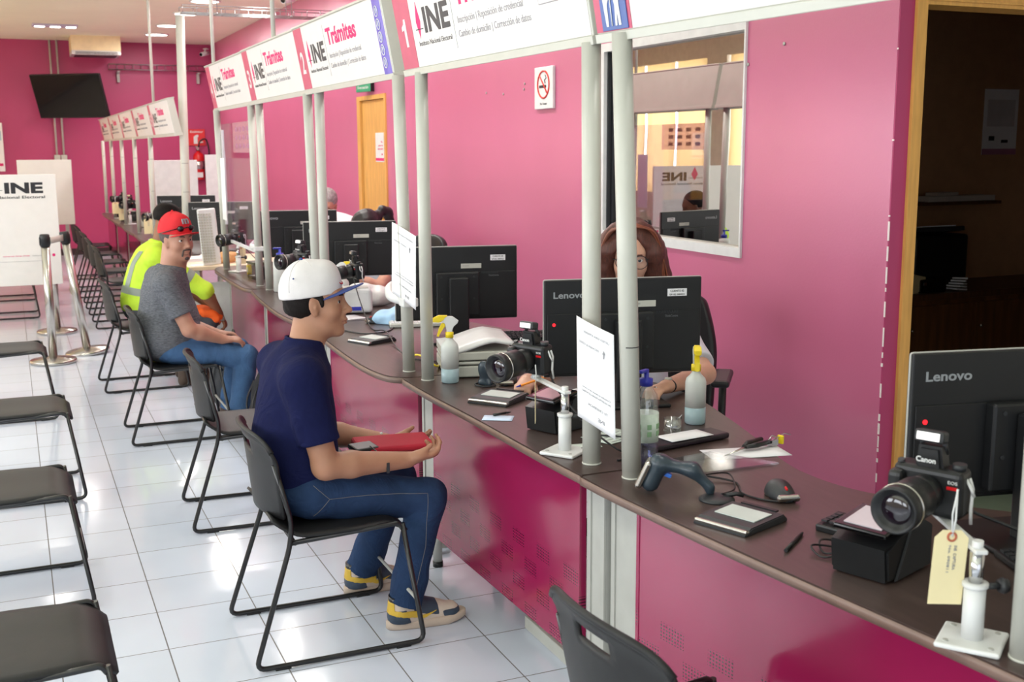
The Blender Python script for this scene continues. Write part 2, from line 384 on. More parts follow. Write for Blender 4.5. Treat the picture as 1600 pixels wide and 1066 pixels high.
# ---------------------------------------------------------------- smooth bodies (blended volumes turned into one surface)
class Body:
    def __init__(s, lo, hi, h):
        s.lo = np.array(lo, float); s.h = h; s.n = np.ceil((np.array(hi)-s.lo)/h).astype(int)+1
        s.ax = [s.lo[i]+h*np.arange(s.n[i]) for i in range(3)]; s.F = np.full(s.n, 1.0, dtype=np.float32)
    def reg(s, lo, hi):
        a = np.clip(np.floor((np.array(lo)-s.lo)/s.h).astype(int), 0, s.n-1); b = np.clip(np.ceil((np.array(hi)-s.lo)/s.h).astype(int)+1, 1, s.n)
        sl = tuple(slice(a[i], max(b[i], a[i]+1)) for i in range(3))
        X, Y, Z = np.meshgrid(*[s.ax[i][sl[i]] for i in range(3)], indexing='ij'); return sl, X, Y, Z
    def comb(s, sl, d, k, sub=False):
        f = s.F[sl]
        if sub: a, b, sg = -f, d, -1
        else: a, b, sg = f, d, 1
        if k > 0: hh = np.maximum(k-np.abs(a-b), 0)/k; r = np.minimum(a, b)-hh*hh*k/4
        else: r = np.minimum(a, b)
        s.F[sl] = sg*r
    def ell(s, c, r, R=None, k=.02, sub=False, T=None):
        c = Vector(c); R = R.to_3x3() if R is not None else Matrix.Identity(3)
        if T is not None: c = T @ c; R = T.to_3x3().normalized() @ R
        mr = max(r)+.03+k; sl, X, Y, Z = s.reg(np.array(c)-mr, np.array(c)+mr)
        X = X-c.x; Y = Y-c.y; Z = Z-c.z; q = [(X*R[0][i]+Y*R[1][i]+Z*R[2][i]) for i in range(3)]
        k0 = np.sqrt(sum((q[i]/r[i])**2 for i in range(3))); k1 = np.sqrt(sum((q[i]/r[i]**2)**2 for i in range(3)))+1e-9
        s.comb(sl, k0*(k0-1)/k1, k, sub); return s
    def cap(s, a, b, ra, rb=None, k=.02, flat=None, cut=(0,0), T=None, sub=False, grow=None):
        a, b = Vector(a), Vector(b); rb = ra if rb is None else rb
        if T is not None:
            a, b = T @ a, T @ b
            if flat: flat = (T.to_3x3().normalized() @ Vector(flat[0]), flat[1])
        mr = max(ra, rb)*(1 if not flat else max(1, flat[1]))+.03+k; lo = np.minimum(a, b)-mr; hi = np.maximum(a, b)+mr
        sl, X, Y, Z = s.reg(lo, hi); ab = b-a; L2 = ab.length_squared; L = math.sqrt(L2)
        X = X-a.x; Y = Y-a.y; Z = Z-a.z; t0 = (X*ab.x+Y*ab.y+Z*ab.z)/L2; t = np.clip(t0, 0, 1)
        qx, qy, qz = X-t*ab.x, Y-t*ab.y, Z-t*ab.z
        if flat:
            n = Vector(flat[0]).normalized(); g = (qx*n.x+qy*n.y+qz*n.z)*(1/flat[1]-1); qx = qx+g*n.x; qy = qy+g*n.y; qz = qz+g*n.z
        d = np.sqrt(qx*qx+qy*qy+qz*qz)-(ra+(rb-ra)*t)
        if flat and flat[1] < 1: d = d*flat[1]**.5
        if cut[0]: d = np.maximum(d, -t0*L)
        if cut[1]: d = np.maximum(d, (t0-1)*L)
        s.comb(sl, d, k, sub); return s
    def chain(s, pts, rs, k=.02, **kw):
        for i in range(len(pts)-1): s.cap(pts[i], pts[i+1], rs[i], rs[i+1], k, **kw)
        return s
    def keep(s, p, n, T=None):
        # keep the side that n points to
        p, n = Vector(p), Vector(n).normalized()
        if T is not None: p = T @ p; n = T.to_3x3().normalized() @ n
        X, Y, Z = np.meshgrid(*s.ax, indexing='ij'); s.F = np.maximum(s.F, -((X-p.x)*n.x+(Y-p.y)*n.y+(Z-p.z)*n.z)); return s
    def folds(s, amp, f, seed=1, axis=(1,1,1)):
        rg = np.random.RandomState(seed); X, Y, Z = np.meshgrid(*s.ax, indexing='ij'); A = 0
        for i in range(5):
            w = rg.normal(size=3)*np.array(axis); w = w/np.linalg.norm(w)*f*rg.uniform(.6,1.6); v = rg.normal(size=3)*f*.5
            A = A+np.sin(X*w[0]+Y*w[1]+Z*w[2]+rg.uniform(0,6)+1.3*np.sin(X*v[0]+Y*v[1]+Z*v[2]))
        s.F = s.F+(A*amp/3).astype(np.float32); return s
    def mesh(s, name, mat, parent=None, smooth=1):
        F = s.F; n = F.shape
        c = [F[i:n[0]-1+i, j:n[1]-1+j, k:n[2]-1+k] for i in (0,1) for j in (0,1) for k in (0,1)]
        mn = np.minimum.reduce(c); mx = np.maximum.reduce(c); act = (mn < 0) & (mx >= 0)
        idx = np.full(act.shape, -1, dtype=np.int64); I = np.argwhere(act); idx[act] = np.arange(len(I))
        vals = np.stack([x[act] for x in c], 1).astype(float)
        off = np.array([(i,j,k) for i in (0,1) for j in (0,1) for k in (0,1)], float)
        P = np.zeros((len(I),3)); W = np.zeros(len(I))
        for a in range(8):
            for b in range(a+1, 8):
                if abs(off[a]-off[b]).sum() != 1: continue
                va, vb = vals[:,a], vals[:,b]; cr = (va < 0) != (vb < 0)
                t = np.where(cr, va/np.where(cr, va-vb, 1), 0); P += np.where(cr[:,None], off[a]+(off[b]-off[a])*t[:,None], 0); W += cr
        V = s.lo+s.h*(I+P/np.maximum(W,1)[:,None])
        faces = []
        for ax in range(3):
            o1, o2 = [(1,2),(2,0),(0,1)][ax]
            A = F[tuple(slice(0,n[i]-1) if i == ax else slice(1,n[i]-1) for i in range(3))]
            B = F[tuple(slice(1,n[i]) if i == ax else slice(1,n[i]-1) for i in range(3))]
            for sgn in (0,1):
                q = np.argwhere(((A < 0) & (B >= 0)) if sgn == 0 else ((A >= 0) & (B < 0)))
                if not len(q): continue
                q = q.copy(); 
                for i in range(3):
                    if i != ax: q[:,i] += 1
                e1 = np.eye(3, dtype=int)[o1]; e2 = np.eye(3, dtype=int)[o2]
                qs = [q-e1-e2, q-e2, q, q-e1]; f = np.stack([idx[tuple(x.T)] for x in qs], 1)
                faces.append(f if sgn == 0 else f[:,::-1])
        faces = np.concatenate(faces); faces = faces[(faces >= 0).all(1)]
        for _ in range(smooth):
            S = np.zeros_like(V); Cn = np.zeros(len(V))
            for i in range(4):
                a, b = faces[:,i], faces[:,(i+1)%4]; np.add.at(S, a, V[b]); np.add.at(Cn, a, 1)
            V = V*.5+.5*S/np.maximum(Cn,1)[:,None]
        me = bpy.data.meshes.new(name); me.vertices.add(len(V)); me.vertices.foreach_set('co', V.astype(np.float32).ravel())
        me.loops.add(len(faces)*4); me.loops.foreach_set('vertex_index', faces.astype(np.int32).ravel())
        me.polygons.add(len(faces)); me.polygons.foreach_set('loop_start', np.arange(0, len(faces)*4, 4, dtype=np.int32)); me.polygons.foreach_set('loop_total', np.full(len(faces), 4, dtype=np.int32))
        me.polygons.foreach_set('use_smooth', np.ones(len(faces), dtype=bool)); me.update(calc_edges=True); me.validate()
        me.materials.append(mat); o = bpy.data.objects.new(name, me); COL.objects.link(o); o.parent = parent
        return o

def rot(x=0, y=0, z=0):
    return Matrix.Rotation(math.radians(z),4,'Z') @ Matrix.Rotation(math.radians(y),4,'Y') @ Matrix.Rotation(math.radians(x),4,'X')
def skin(name, rgb):
    m = M(name, rgb, .5, var=.05, scale=20, bump=.05, bscale=400)
    nt, b = nodes_of(m); b.inputs['Subsurface Weight'].default_value = .12; b.inputs['Subsurface Radius'].default_value = (.012,.005,.003); b.inputs['Subsurface Scale'].default_value = 1
    return m
m_eyew = M('eye_white', (232,226,220), .25); m_eyeb = M('eye_iris', (44,26,18), .15)
m_glass = glassy('clear_glass', (.95,.97,.97), (1,1,1), .06, .02)

def head(B, T, fem=0, fat=0.0, k=.014):
    # face looks along +X, Z up; origin between the ears
    e = lambda c, r, R=None, kk=k, sub=False: B.ell(c, r, R, kk, sub, T)
    e((-.012,0,.040),(.093,.075,.084)); e((.022,0,.030),(.070,.066,.070))
    e((.030,0,-.030),(.060,.060+fat*.3,.080),kk=.03); e((.028,0,-.082),(.052,.047+fat,.030),kk=.03)
    e((.070,0,-.100),(.020,.024,.017),kk=.02)
    if fat: e((.02,0,-.10),(.05,.055,.03),kk=.03)
    e((.078,0,.026),(.014,.048,.012),kk=.02)
    for s in (-1,1):
        e((.058,s*.040,-.030),(.026,.022,.026),kk=.02)
        e((.096,s*.031,.002),(.015,.018,.012),kk=.012,sub=True)
        e((.0735,s*.031,.003),(.0172,.0172,.0160),kk=.004); e((.0915,s*.034,.0025),(.0120,.0140,.0042),kk=.002,sub=True)
        B.cap((.060,s*.052,.002),(.088,s*.030,.013),.0035,.0042,.004,T=T)
        B.cap((.088,s*.030,.013),(.086,s*.014,.002),.0042,.003,.004,T=T)
        # ear
        e((.008,s*.073,-.008),(.016,.008,.030),rot(z=s*-24,y=-8),.006)
        e((.011,s*.0835,-.003),(.009,.0055,.019),rot(z=s*-24,y=-8),.004,True); e((.015,s*.079,-.010),(.004,.004,.006),kk=.003)
        e((.011,s*.072,-.034),(.008,.006,.009),kk=.005)
    B.cap((.084,0,.012),(.106,0,-.026),.0085,.0110,.012,T=T); e((.110,0,-.030),(.0125,.0125,.0105),kk=.008)
    for s in (-1,1): e((.099,s*.0125,-.034),(.010,.007,.008),kk=.005)
    e((.086,0,-.052),(.012,.022,.014),kk=.012)
    e((.094,0,-.060),(.010,.021,.0055),kk=.004); e((.092,0,-.070),(.010,.019,.0065),kk=.004)
    e((.103,0,-.0652),(.010,.023,.0012),kk=.003,sub=True)
    return B
def eyes(T, par, iris=True, gaze=0):
    for s in (-1,1):
        mb = MB(); c = Vector((.0735,s*.031,.003)); mb.ball(T @ c, .0150, 3); o = mb.build('eye', m_eyew, par)
        d = Vector((math.cos(gaze),math.sin(gaze),0)); mb = MB(); p = T @ (c+d*.0096); mb.ball(p, .0074, 2); mb.build('iris', m_eyeb, o)
def brows(T, par, mat, w=.0032):
    for s in (-1,1):
        mb = MB(); mb.tube([T @ Vector(p) for p in ((.094,s*.012,.021),(.0945,s*.024,.026),(.088,s*.038,.026),(.076,s*.050,.020))], [w*.8,w,w,w*.5], 8, flat=1.3); mb.build('eyebrow', mat, par)
def hand(B, W, d, n, side=1, curl=(20,30,25), s=1, k=.006, spread=1, thumb=(.75,.55,.25)):
    W, d, n = Vector(W), Vector(d).normalized(), Vector(n); n = (n-d*n.dot(d)).normalized(); t = d.cross(n)*side  # t: thumb side
    B.cap(W-d*.01, W+d*.03, .027*s, .030*s, .012, flat=(n,.72)); B.cap(W+d*.025+t*.004, W+d*.078*s+t*.004, .033*s, .040*s, .012, flat=(n,.42))
    B.ell(W+d*.035+t*.024+n*.008, (.026*s,.018*s,.016*s), None, .015)
    for i, (o, L) in enumerate(((.030,.074),(.0105,.083),(-.0095,.077),(-.0285,.060))):
        p = W+d*(.084-.004*abs(i-1.2))*s+t*o*s; a = 0; r = .0086*s
        dd = (d+t*(o*1.2*spread)).normalized()
        for j, f in enumerate((.44,.31,.25)):
            a += math.radians(curl[j]+i*3); v = dd*math.cos(a)+n*math.sin(a); q = p+v*(L*f*s); B.cap(p, q, r, r*.92, k if j else .01); p = q; r *= .92
    p = W+d*.022*s+t*.026*s+n*.006; v = (d*thumb[0]+t*thumb[1]+n*thumb[2]).normalized(); q = p+v*.036*s; B.cap(p, q, .0125*s, .0100*s, .012)
    v = (v+n*.25+d*.35).normalized(); q2 = q+v*.030*s; B.cap(q, q2, .0098*s, .0082*s, k)
    return B
def shoe(par, heel, ang, mats, name='shoe', L=.285):
    T = Matrix.Translation(heel) @ Matrix.Rotation(ang,4,'Z')
    up, sole, pa, pb, tick = mats
    mb = MB(); N = 22
    def outl(w, L0, L1):
        pts = []
        for i in range(N):
            a = 2*PI*i/N; c = math.cos(a); s_ = math.sin(a); x = (L0+L1)/2+(L1-L0)/2*(abs(c)**.8)*(1 if c > 0 else -1)
            ww = w*(.80+.28*max(0,min(1,(x/L-.25)/.5))-.25*max(0,(x/L-.8))/.2); pts.append((x, ww*(abs(s_)**.75)*(1 if s_ > 0 else -1)))
        return pts
    rings = []
    for z, g in ((0,-.004),(.006,.002),(.026,.002),(.032,-.003)):
        rings.append([mb.bm.verts.new(T @ Vector((x,y,z+.010*max(0,(x/L-.75))/.25*(1 if z < .02 else .6)))) for x, y in outl(.044+g, 0-g, L+g)])
    mb.loft(rings); so = mb.build('sole', sole, None)
    lo = Vector(heel)-Vector((.34,.34,.02)); hi = Vector(heel)+Vector((.34,.34,.17)); B = Body(lo, hi, .004)
    def shell(off):
        B = Body(lo, hi, .0036); B.cap((.05,0,.045),(.05,0,.105),.036+off,.040+off,.02,cut=(0,1),T=T); B.cap((.05,0,.045),(.225,0,.034),.038+off,.036+off,.03,T=T,flat=((0,1,0),1.05)); B.cap((.07,0,.09),(.17,0,.056),.033+off,.026+off,.03,T=T)
        return B
    u = shell(0).keep((0,0,.026),(0,0,1),T=T).mesh('shoe', up, par); so.parent = u
    for nm, mt, off, ks in (('heel_panel',pa,.0016,[((.088,0,0),(-1,0,-.35)),((0,0,.072),(.1,0,-1))]),('toe_panel',pa,.0016,[((.205,0,0),(1,0,.3)),((0,0,.052),(0,0,-1))]),('eyestay',pa,.0016,[((.095,0,.05),(1,0,.45)),((.178,0,.055),(-1,0,-.1)),((0,0,.080),(.22,0,1))]),('gold_collar',pb,.0028,[((.115,0,0),(-1,0,0)),((0,0,.060),(.18,0,1)),((0,0,.078),(-.1,0,-1))]),('heel_tab',pb,.0028,[((.022,0,0),(-1,0,0)),((0,0,.06),(0,0,1)),((0,0,.102),(0,0,-1))])):
        q = shell(off).keep((0,0,.026),(0,0,1),T=T)
        for p, n in ks: q.keep(p, n, T=T)
        q.mesh(nm, mt, u)
    for s in (-1,1):
        mb = MB(); mb.prism([(.098,.044),(.112,.037),(.130,.040),(.168,.060),(.130,.051),(.116,.050),(.107,.060),(.100,.058)], s*.0385, s*.0425, T @ Matrix.Rotation(PI/2,4,'X')); mb.build('side_emblem', tick, u)
    mb = MB()
    for i in range(6):
        x = .105+.017*i; z = .108-.009*i+.004; mb.tube([T @ Vector((x,-.020,z-.008)), T @ Vector((x+.003,0,z)), T @ Vector((x,.020,z-.008))], .003, 6)
    mb.tube([T @ Vector(p) for p in ((.105,0,.100),(.10,-.02,.118),(.115,-.035,.112),(.108,-.01,.102))], .0025, 6); mb.build('laces', m_frame, u)
    mb = MB(); mb.cyl(T @ Vector((.05,0,.085)), T @ Vector((.05,0,.118)), .040); mb.build('collar', m_frame, u)
    return u
def boot(par, heel, ang, mat, h=.0045):
    T = Matrix.Translation(heel) @ Matrix.Rotation(ang,4,'Z'); B = Body(Vector(heel)-Vector((.33,.33,.02)), Vector(heel)+Vector((.33,.33,.2)), h*1.2)
    B.cap((.045,0,.03),(.045,0,.15),.04,.045,.02,cut=(0,1),T=T).cap((.045,0,.035),(.225,0,.03),.042,.038,.03,T=T).cap((.05,0,.08),(.17,0,.045),.035,.03,.03,T=T).keep((0,0,0),(0,0,1))
    return B.mesh('shoe', mat, par)

def cap_hat(par, T, crown, brim, under, tall=.105, logo=None, name='cap'):
    # T: head frame; crown, brim and button
    B = Body((T @ Vector((0,0,.07)))-Vector((.19,.19,.16)), (T @ Vector((0,0,.07)))+Vector((.19,.19,.16)), .004)
    B.ell((-.008,0,.045),(.103,.085,tall),None,.0,T=T); B.ell((.050,0,.075),(.047,.058,tall*.60),rot(y=18),.03,T=T)
    B.keep((0,0,.036),(.06,0,1),T=T); c = B.mesh(name, crown, par)
    mb = MB()
    for a in (-60,0,60):
        r = math.radians(a); pts = [T @ Vector((-.008+.1035*math.cos(t)*math.cos(r), .0855*math.cos(t)*math.sin(r), .045+(tall+.001)*math.sin(t))) for t in [PI*i/14+.05 for i in range(14)]]
        mb.tube(pts, .0011, 5)
    mb.build('seam', crown, c)
    mb = MB(); mb.ball(T @ Vector((-.012,0,.046+tall)), .007, 2)
    for s in (-1,1): mb.ball(T @ Vector((-.035,s*.074,.045+tall*.55)), .0032, 1)
    mb.build('button_and_eyelets', brim, c)
    def bf(u, v, dz=0):
        a = (u-.5)*2; ang = a*1.22; r0 = Vector((.020+.072*math.cos(ang), .076*math.sin(ang), 0)); ext = .078*(1-abs(a)**2.6)**.5 if abs(a) < 1 else 0
        p = r0+Vector((ext*v,0,0)); return T @ Vector((p.x, p.y, .036-.014*abs(a)**2+.006*v*ext/.07+dz))
    mb = MB(); mb.grid(lambda u,v: bf(u,v), 28, 8, 0); mb.m(1).grid(lambda u,v: bf(u,v,-.003), 28, 8, 0); mb.m(0)
    mb.tube([bf(i/28,1,-.0015) for i in range(29)], .0022, 6); mb.build('brim', [brim, under], c)
    return c

def person(pos, rz, label, J, sk, shirt, sleeve, trousers, hip=True, h=.005, fem=0, fat=0., group=None, torso=None, foldamp=.0035, hands=(1,1), hcurl=((20,30,25),(20,30,25)), hn=None, hd=None, belly=.0, shirt_hem=None, legs=True, neck_r=.054, seed=3, k_head=.014, thumbs=None):
    root = thing('person', pos, rz, label, 'person', group)
    allp = [Vector(p) for v in J.values() for p in (v if isinstance(v, (list,tuple)) and not isinstance(v[0], (int,float)) else [v]) if not isinstance(v, Matrix)]
    T = J['head']; allp.append(T.translation)
    lo = Vector([min(p[i] for p in allp)-.20 for i in range(3)]); hi = Vector([max(p[i] for p in allp)+.22 for i in range(3)]); lo.z = max(lo.z, -.02) if legs else lo.z+.08
    P, Cc, N = Vector(J['pelvis']), Vector(J['chest']), Vector(J['neck']); S, E, W = [[Vector(q) for q in J[x]] for x in ('sh','el','wr')]
    B = Body(lo, hi, h)
    head(B, T, fem, fat, k_head)
    hb = T @ Vector((-.028,0,-.055)); B.cap(hb, N, neck_r, neck_r*1.0, .03); B.cap(T @ Vector((-.01,0,-.07)), N+Vector((.02,0,-.02)), neck_r*.85, neck_r, .03)
    B.chain([N-(N-P).normalized()*.05, Cc, P], [.05,.09,.10], .03); 
    for s in (0,1): B.cap(N-Vector((0,0,.06)), S[s], .03, .042, .02)
    tf = .9 if fem else 1
    for i in (0,1):
        B.cap(S[i], E[i], .050*tf, .042*tf, .02); mid = E[i].lerp(W[i], .3)
        B.cap(E[i], mid, .043*tf, .043*tf, .015); B.cap(mid, W[i], .043*tf, .0275*tf, .015)
        if hands[i]:
            d = (Vector(hd[i]) if hd and hd[i] else (W[i]-E[i])).normalized(); n = Vector(hn[i]) if hn and hn[i] else Vector((0,0,-1))
            sd = (1 if i == 0 else -1); hand(B, W[i], d, n, sd, hcurl[i], .95*tf, thumb=(thumbs[i] if thumbs else (.75,.55,.25)))
    if legs:
        H, K, A = [[Vector(q) for q in J[x]] for x in ('hip','kn','an')]
        for i in (0,1): B.cap(H[i], K[i], .06, .045, .03); B.cap(K[i], A[i], .045, .035, .02)
    body = B.mesh('body', sk, root)
    # shirt
    lo2 = Vector(lo); hi2 = Vector(hi); hi2.z = N.z+.12
    B = Body(lo2, hi2, h)
    w = (S[1]-S[0]).length/2
    torso = torso or (.118,.135)
    up = (N-P).normalized(); side = (S[1]-S[0]).normalized(); fw = side.cross(up)
    Rt = Matrix((fw, side, up)).transposed()
    B.ell(Cc, (torso[0], w*.90, .20), Rt, .03); B.ell(P+up*.03, (torso[1]+belly, w*.88+belly*.6, .15), Rt, .08)
    B.ell(P.lerp(Cc,.5)+fw*belly, (torso[1]+belly*.6, w*.86, .17), Rt, .06)
    B.cap(S[0]*.9+S[1]*.1, S[1]*.9+S[0]*.1, .066, .066, .05); [B.cap(N-up*.035, S[i].lerp(N,.15), .048, .060, .03) for i in (0,1)]; B.cap(N-up*.07, N+up*.008, .092, neck_r+.014, .03, cut=(0,1))
    for i in (0,1):
        f = sleeve
        if f <= 1: he = S[i].lerp(E[i], f); B.cap(S[i], he, .070*tf, .066*tf, .035, cut=(0,1))
        else:
            B.cap(S[i], E[i], .070*tf, .060*tf, .035); he = E[i].lerp(W[i], f-1); B.cap(E[i], he, .060*tf, .054*tf if f < 1.7 else .042*tf, .02, cut=(0,1))
    if shirt_hem is not None: B.keep(*shirt_hem)
    B.folds(foldamp, 34, seed, (1,1,.5)); so = B.mesh('shirt', shirt, root, 2)
    to = None
    if legs:
        lo3 = Vector(lo); hi3 = Vector(hi); hi3.z = P.z+.12; B = Body(lo3, hi3, h*1.1)
        B.ell(P+Vector((0,0,-.01)), (.125+belly*.3, .172, .10), None, .03)
        for i in (0,1):
            B.cap(H[i], K[i], .086, .066, .04); B.cap(K[i], A[i]+(K[i]-A[i])*.12, .066, .056, .02); B.cap(A[i]+(K[i]-A[i])*.2, A[i]-(K[i]-A[i])*.04, .058, .060, .02, cut=(0,1))
        B.folds(.0035, 38, seed+9); to = B.mesh('trousers', trousers, root, 2)
    return root, body, so, to

def headT(loc, yaw=0, pitch=0, roll=0, s=1):
    # pitch > 0 looks down
    return Matrix.Translation(loc) @ rot(z=yaw) @ rot(y=pitch) @ rot(x=roll) @ Matrix.Scale(s,4)
def on_surface(o, p, d):
    hit, loc, n, i = o.ray_cast(Vector(p), Vector(d)); return (loc, n) if hit else (Vector(p), -Vector(d))

# ---- the young man in the foreground
sk1 = skin('tan_skin', (172,124,98)); m_navy = M('navy_cotton', (22,26,64), .85, spec=.12, wr=.014, var=.08, scale=40, bump=.2, bscale=500)
m_jean = M('blue_denim', (40,60,92), .8, spec=.15, wr=.016, wrs=11, var=.22, scale=9, bump=.4, bscale=700)
HT = headT((.097,.03,1.127), -24, -2)
J = dict(pelvis=(.0,0,.545), chest=(.012,0,.80), neck=(.048,.01,1.0), head=HT, sh=[(.0,-.185,.905),(.0,.185,.905)], el=[(.055,-.205,.632),(.13,.22,.64)], wr=[(.345,-.155,.607),(.385,.145,.590)],
    hip=[(.04,-.10,.515),(.04,.10,.515)], kn=[(.43,-.10,.450),(.41,.17,.450)], an=[(.345,-.10,.10),(.30,.26,.10)])
p1, b1, s1, t1 = person((.80,3.65,0), 0, 'seated young man in navy t-shirt, white and blue cap, holding a red case', J, sk1, m_navy, .70, m_jean, h=.0042,
    torso=(.120,.128), neck_r=.047, hn=[(0,.25,1),(0,-.4,1)], hd=[(1,.10,.12),(.9,-.45,.02)], hcurl=((22,40,34),(10,20,20)), seed=5, foldamp=.003, thumbs=[(.95,.25,.35),(.75,.55,.25)])
m_hair = M('dark_brown_hair', (20,14,12), .65, spec=.2, var=.3, scale=60, bump=.6, bscale=260)
B = Body((HT @ Vector((0,0,0)))-Vector((.15,.15,.12)), (HT @ Vector((0,0,0)))+Vector((.15,.15,.14)), .004)
B.ell((-.013,0,.040),(.097,.079,.088),None,.0,T=HT).ell((-.035,0,-.010),(.070,.064,.060),None,.02,T=HT)
for s in (-1,1): B.ell((.055,s*.12,-.005),(.040,.056,.036),None,.0,True,HT)
B.keep((.030,0,-.02),(-1,0,.25),T=HT).keep((0,0,-.058),(.25,0,1),T=HT)
for s in (-1,1): B.ell((.010,s*.083,-.018),(.022,.022,.036),None,.004,True,HT); B.ell((.034,s*.067,.010),(.009,.006,.024),None,.004,T=HT)
B.folds(.0012,160,4); B.mesh('hair', m_hair, b1)
eyes(HT, b1, gaze=-.38); brows(HT, b1, m_hair, .0036)
mb = MB(); mb.tube([HT @ Vector(p) for p in ((.089,-.020,-.0652),(.0995,-.010,-.0610),(.1005,0,-.0618),(.0995,.010,-.0610),(.089,.020,-.0652))], [.0015,.0034,.0037,.0034,.0015], 8)
mb.tube([HT @ Vector(p) for p in ((.089,-.018,-.067),(.0965,-.009,-.0703),(.0978,0,-.0708),(.0965,.009,-.0703),(.089,.018,-.067))], [.0015,.0040,.0044,.0040,.0015], 8); mb.build('lips', M('lip_skin',(146,88,72),.5), b1)
m_capw = M('off_white_cap_cloth', (216,212,212), .85, bump=.3, bscale=500); m_capb = M('blue_cap_brim', (52,70,132), .8, bump=.3, bscale=500); m_capg = M('green_under_brim', (20,84,58), .8)
HC = HT @ Matrix.Translation((0,0,-.012)) @ rot(y=-9)
c1 = cap_hat(b1, HC, m_capw, m_capb, m_capg, .112); c1.name = 'cap'
mb = MB(); L_ = HC
mb.grid(lambda u, v: L_ @ Vector((.0945-.010*(v-.5)-.012*abs(u-.5)*2*abs(u-.5)*2, (u-.5)*.055, .060+.045*v)), 6, 6, .003)
mb.build('badge', M('navy_embroidery',(32,38,92),.8), c1)
mb = MB(); mb.tube([L_ @ Vector((.098-.006*math.sin(a)-.010*math.cos(a)**2, .031*math.cos(a), .082+.028*math.sin(a))) for a in [2*PI*i/20 for i in range(20)]], .0022, 6, True); mb.build('badge_ring', M('red_thread',(190,40,60),.8), c1)
# collar rib of the shirt, sleeve stitching, wristband, denim seams
mb = MB(); n0 = Vector((.049,.010,1.006)); mb.tube([n0+Vector((.058*math.cos(a)+.002, .058*math.sin(a), -.012*math.cos(a))) for a in [2*PI*i/28 for i in range(28)]], .0055, 8, True); mb.build('collar', m_navy, s1)
mb = MB(); w1 = Vector((.352,.158,.593)); mb.tube([w1+Vector((.004*math.cos(a),.031*math.cos(a),.029*math.sin(a))) for a in [2*PI*i/18 for i in range(18)]], .0032, 6, True); mb.ball(w1+Vector((-.004,-.01,.032)),.007,1); mb.build('bracelet', m_white, b1)
m_stitch = M('tan_stitching', (118,116,116), .8)
def stitch(mesh_o, pts, d, par, r=.0010, n=26):
    out = []
    for i in range(n+1):
        t = i/n*(len(pts)-1); a = int(min(t, len(pts)-2)); p = Vector(pts[a]).lerp(Vector(pts[a+1]), t-a); q, nn = on_surface(mesh_o, p, d); out.append(q+nn*.0006)
    mb = MB(); mb.tube(out, r, 5); mb.build('stitching', m_stitch, par)
bpy.context.view_layer.update()
stitch(t1, [(.07,-.35,.515),(.20,-.35,.51),(.41,-.35,.485)], (0,1,0), t1)
stitch(t1, [(.41,-.35,.485),(.40,-.35,.30),(.355,-.35,.12)], (0,1,0), t1)
stitch(t1, [(.02,-.35,.565),(.07,-.35,.515),(.02,-.35,.46)], (0,1,0), t1)
m_shw = M('worn_white_leather', (206,190,176), .55, var=.08); m_shs = M('worn_sole_rubber', (196,178,162), .7, var=.1)
m_gold = M('gold_leather', (214,176,60), .45); m_shb = M('slate_blue_leather', (52,66,84), .5, var=.35, scale=14)
shoe(p1, (.275,-.10,0), -.03, (m_shw, m_shs, m_shb, m_gold, m_gold)); shoe(p1, (.225,.262,0), .05, (m_shw, m_shs, m_shb, m_gold, m_gold))
# red zipped case on his lap
rc = thing('tablet_case', (1.14,3.655,.602), 0, 'red zipped case with black corner held on the young man\'s lap', 'case')
Rc = rot(x=4, y=1, z=-3)
mb = MB(); mb.box((0,-.02,.024),(.265,.145,.034), Rc, .012, 3); mb.build('sleeve', M('red_neoprene',(172,18,46),.75,bump=.3,bscale=500), rc)
mb = MB(); mb.tube(fillet([Rc @ Vector(p) for p in ((-.130,-.089,.024),(.130,-.089,.024),(.130,.049,.024),(-.130,.049,.024))], .02, 4, True), .0028, 6, True); mb.build('zip', M('dark_red_zip',(120,14,34),.5), rc)
mb = MB(); mb.box(Rc @ Vector((-.112,-.055,.036)),(.085,.075,.018), Rc @ rot(z=12), .006, 2); mb.build('corner_strap', m_black, rc)
mb = MB(); mb.tube([(-.105,-.10,.05),(-.090,-.150,.035),(-.084,-.190,.035),(-.080,-.206,.020)], .0022, 6).box((-.078,-.209,.0),(.010,.005,.034)); mb.build('zip_pull', m_dark, rc)

# ---- man in the red cap, head turned to the camera
sk2 = skin('ruddy_skin', (184,134,112)); m_mel = M('grey_melange_cotton', (104,106,112), .9, spec=.2, wr=.016, var=.35, scale=60, bump=.25, bscale=400, stretch=(1,1,4))
m_jean2 = M('faded_blue_denim', (70,102,142), .8, spec=.2, wr=.016, var=.12, scale=7, bump=.3, bscale=600)
HT2 = headT((.078,-.015,1.125), -60, 3, 2, 1.0)
J = dict(pelvis=(-.02,0,.545), chest=(.0,0,.79), neck=(.045,0,.965), head=HT2, sh=[(-.01,-.20,.885),(-.01,.20,.885)], el=[(.095,-.235,.64),(.10,.235,.62)], wr=[(.285,-.16,.560),(.30,.14,.55)],
    hip=[(.03,-.10,.515),(.03,.10,.515)], kn=[(.42,-.12,.445),(.42,.14,.445)], an=[(.36,-.13,.10),(.36,.15,.10)])
p2, b2, s2, t2 = person((.76,6.66,0), 0, 'seated man in red cap and grey t-shirt turning his face to the camera', J, sk2, m_mel, .66, m_jean2, h=.006,
    fat=.012, belly=.035, torso=(.135,.14), hn=[(0,.2,-1),(0,-.2,-1)], hd=[(1,.2,-.1),(1,-.2,-.1)], hcurl=((12,18,12),(12,18,12)), neck_r=.062, seed=11, k_head=.012)
eyes(HT2, b2); m_ghair = M('greying_hair', (84,74,70), .7, var=.3, scale=80); brows(HT2, b2, m_ghair)
B = Body(HT2.translation-Vector((.16,.16,.12)), HT2.translation+Vector((.16,.16,.14)), .005)
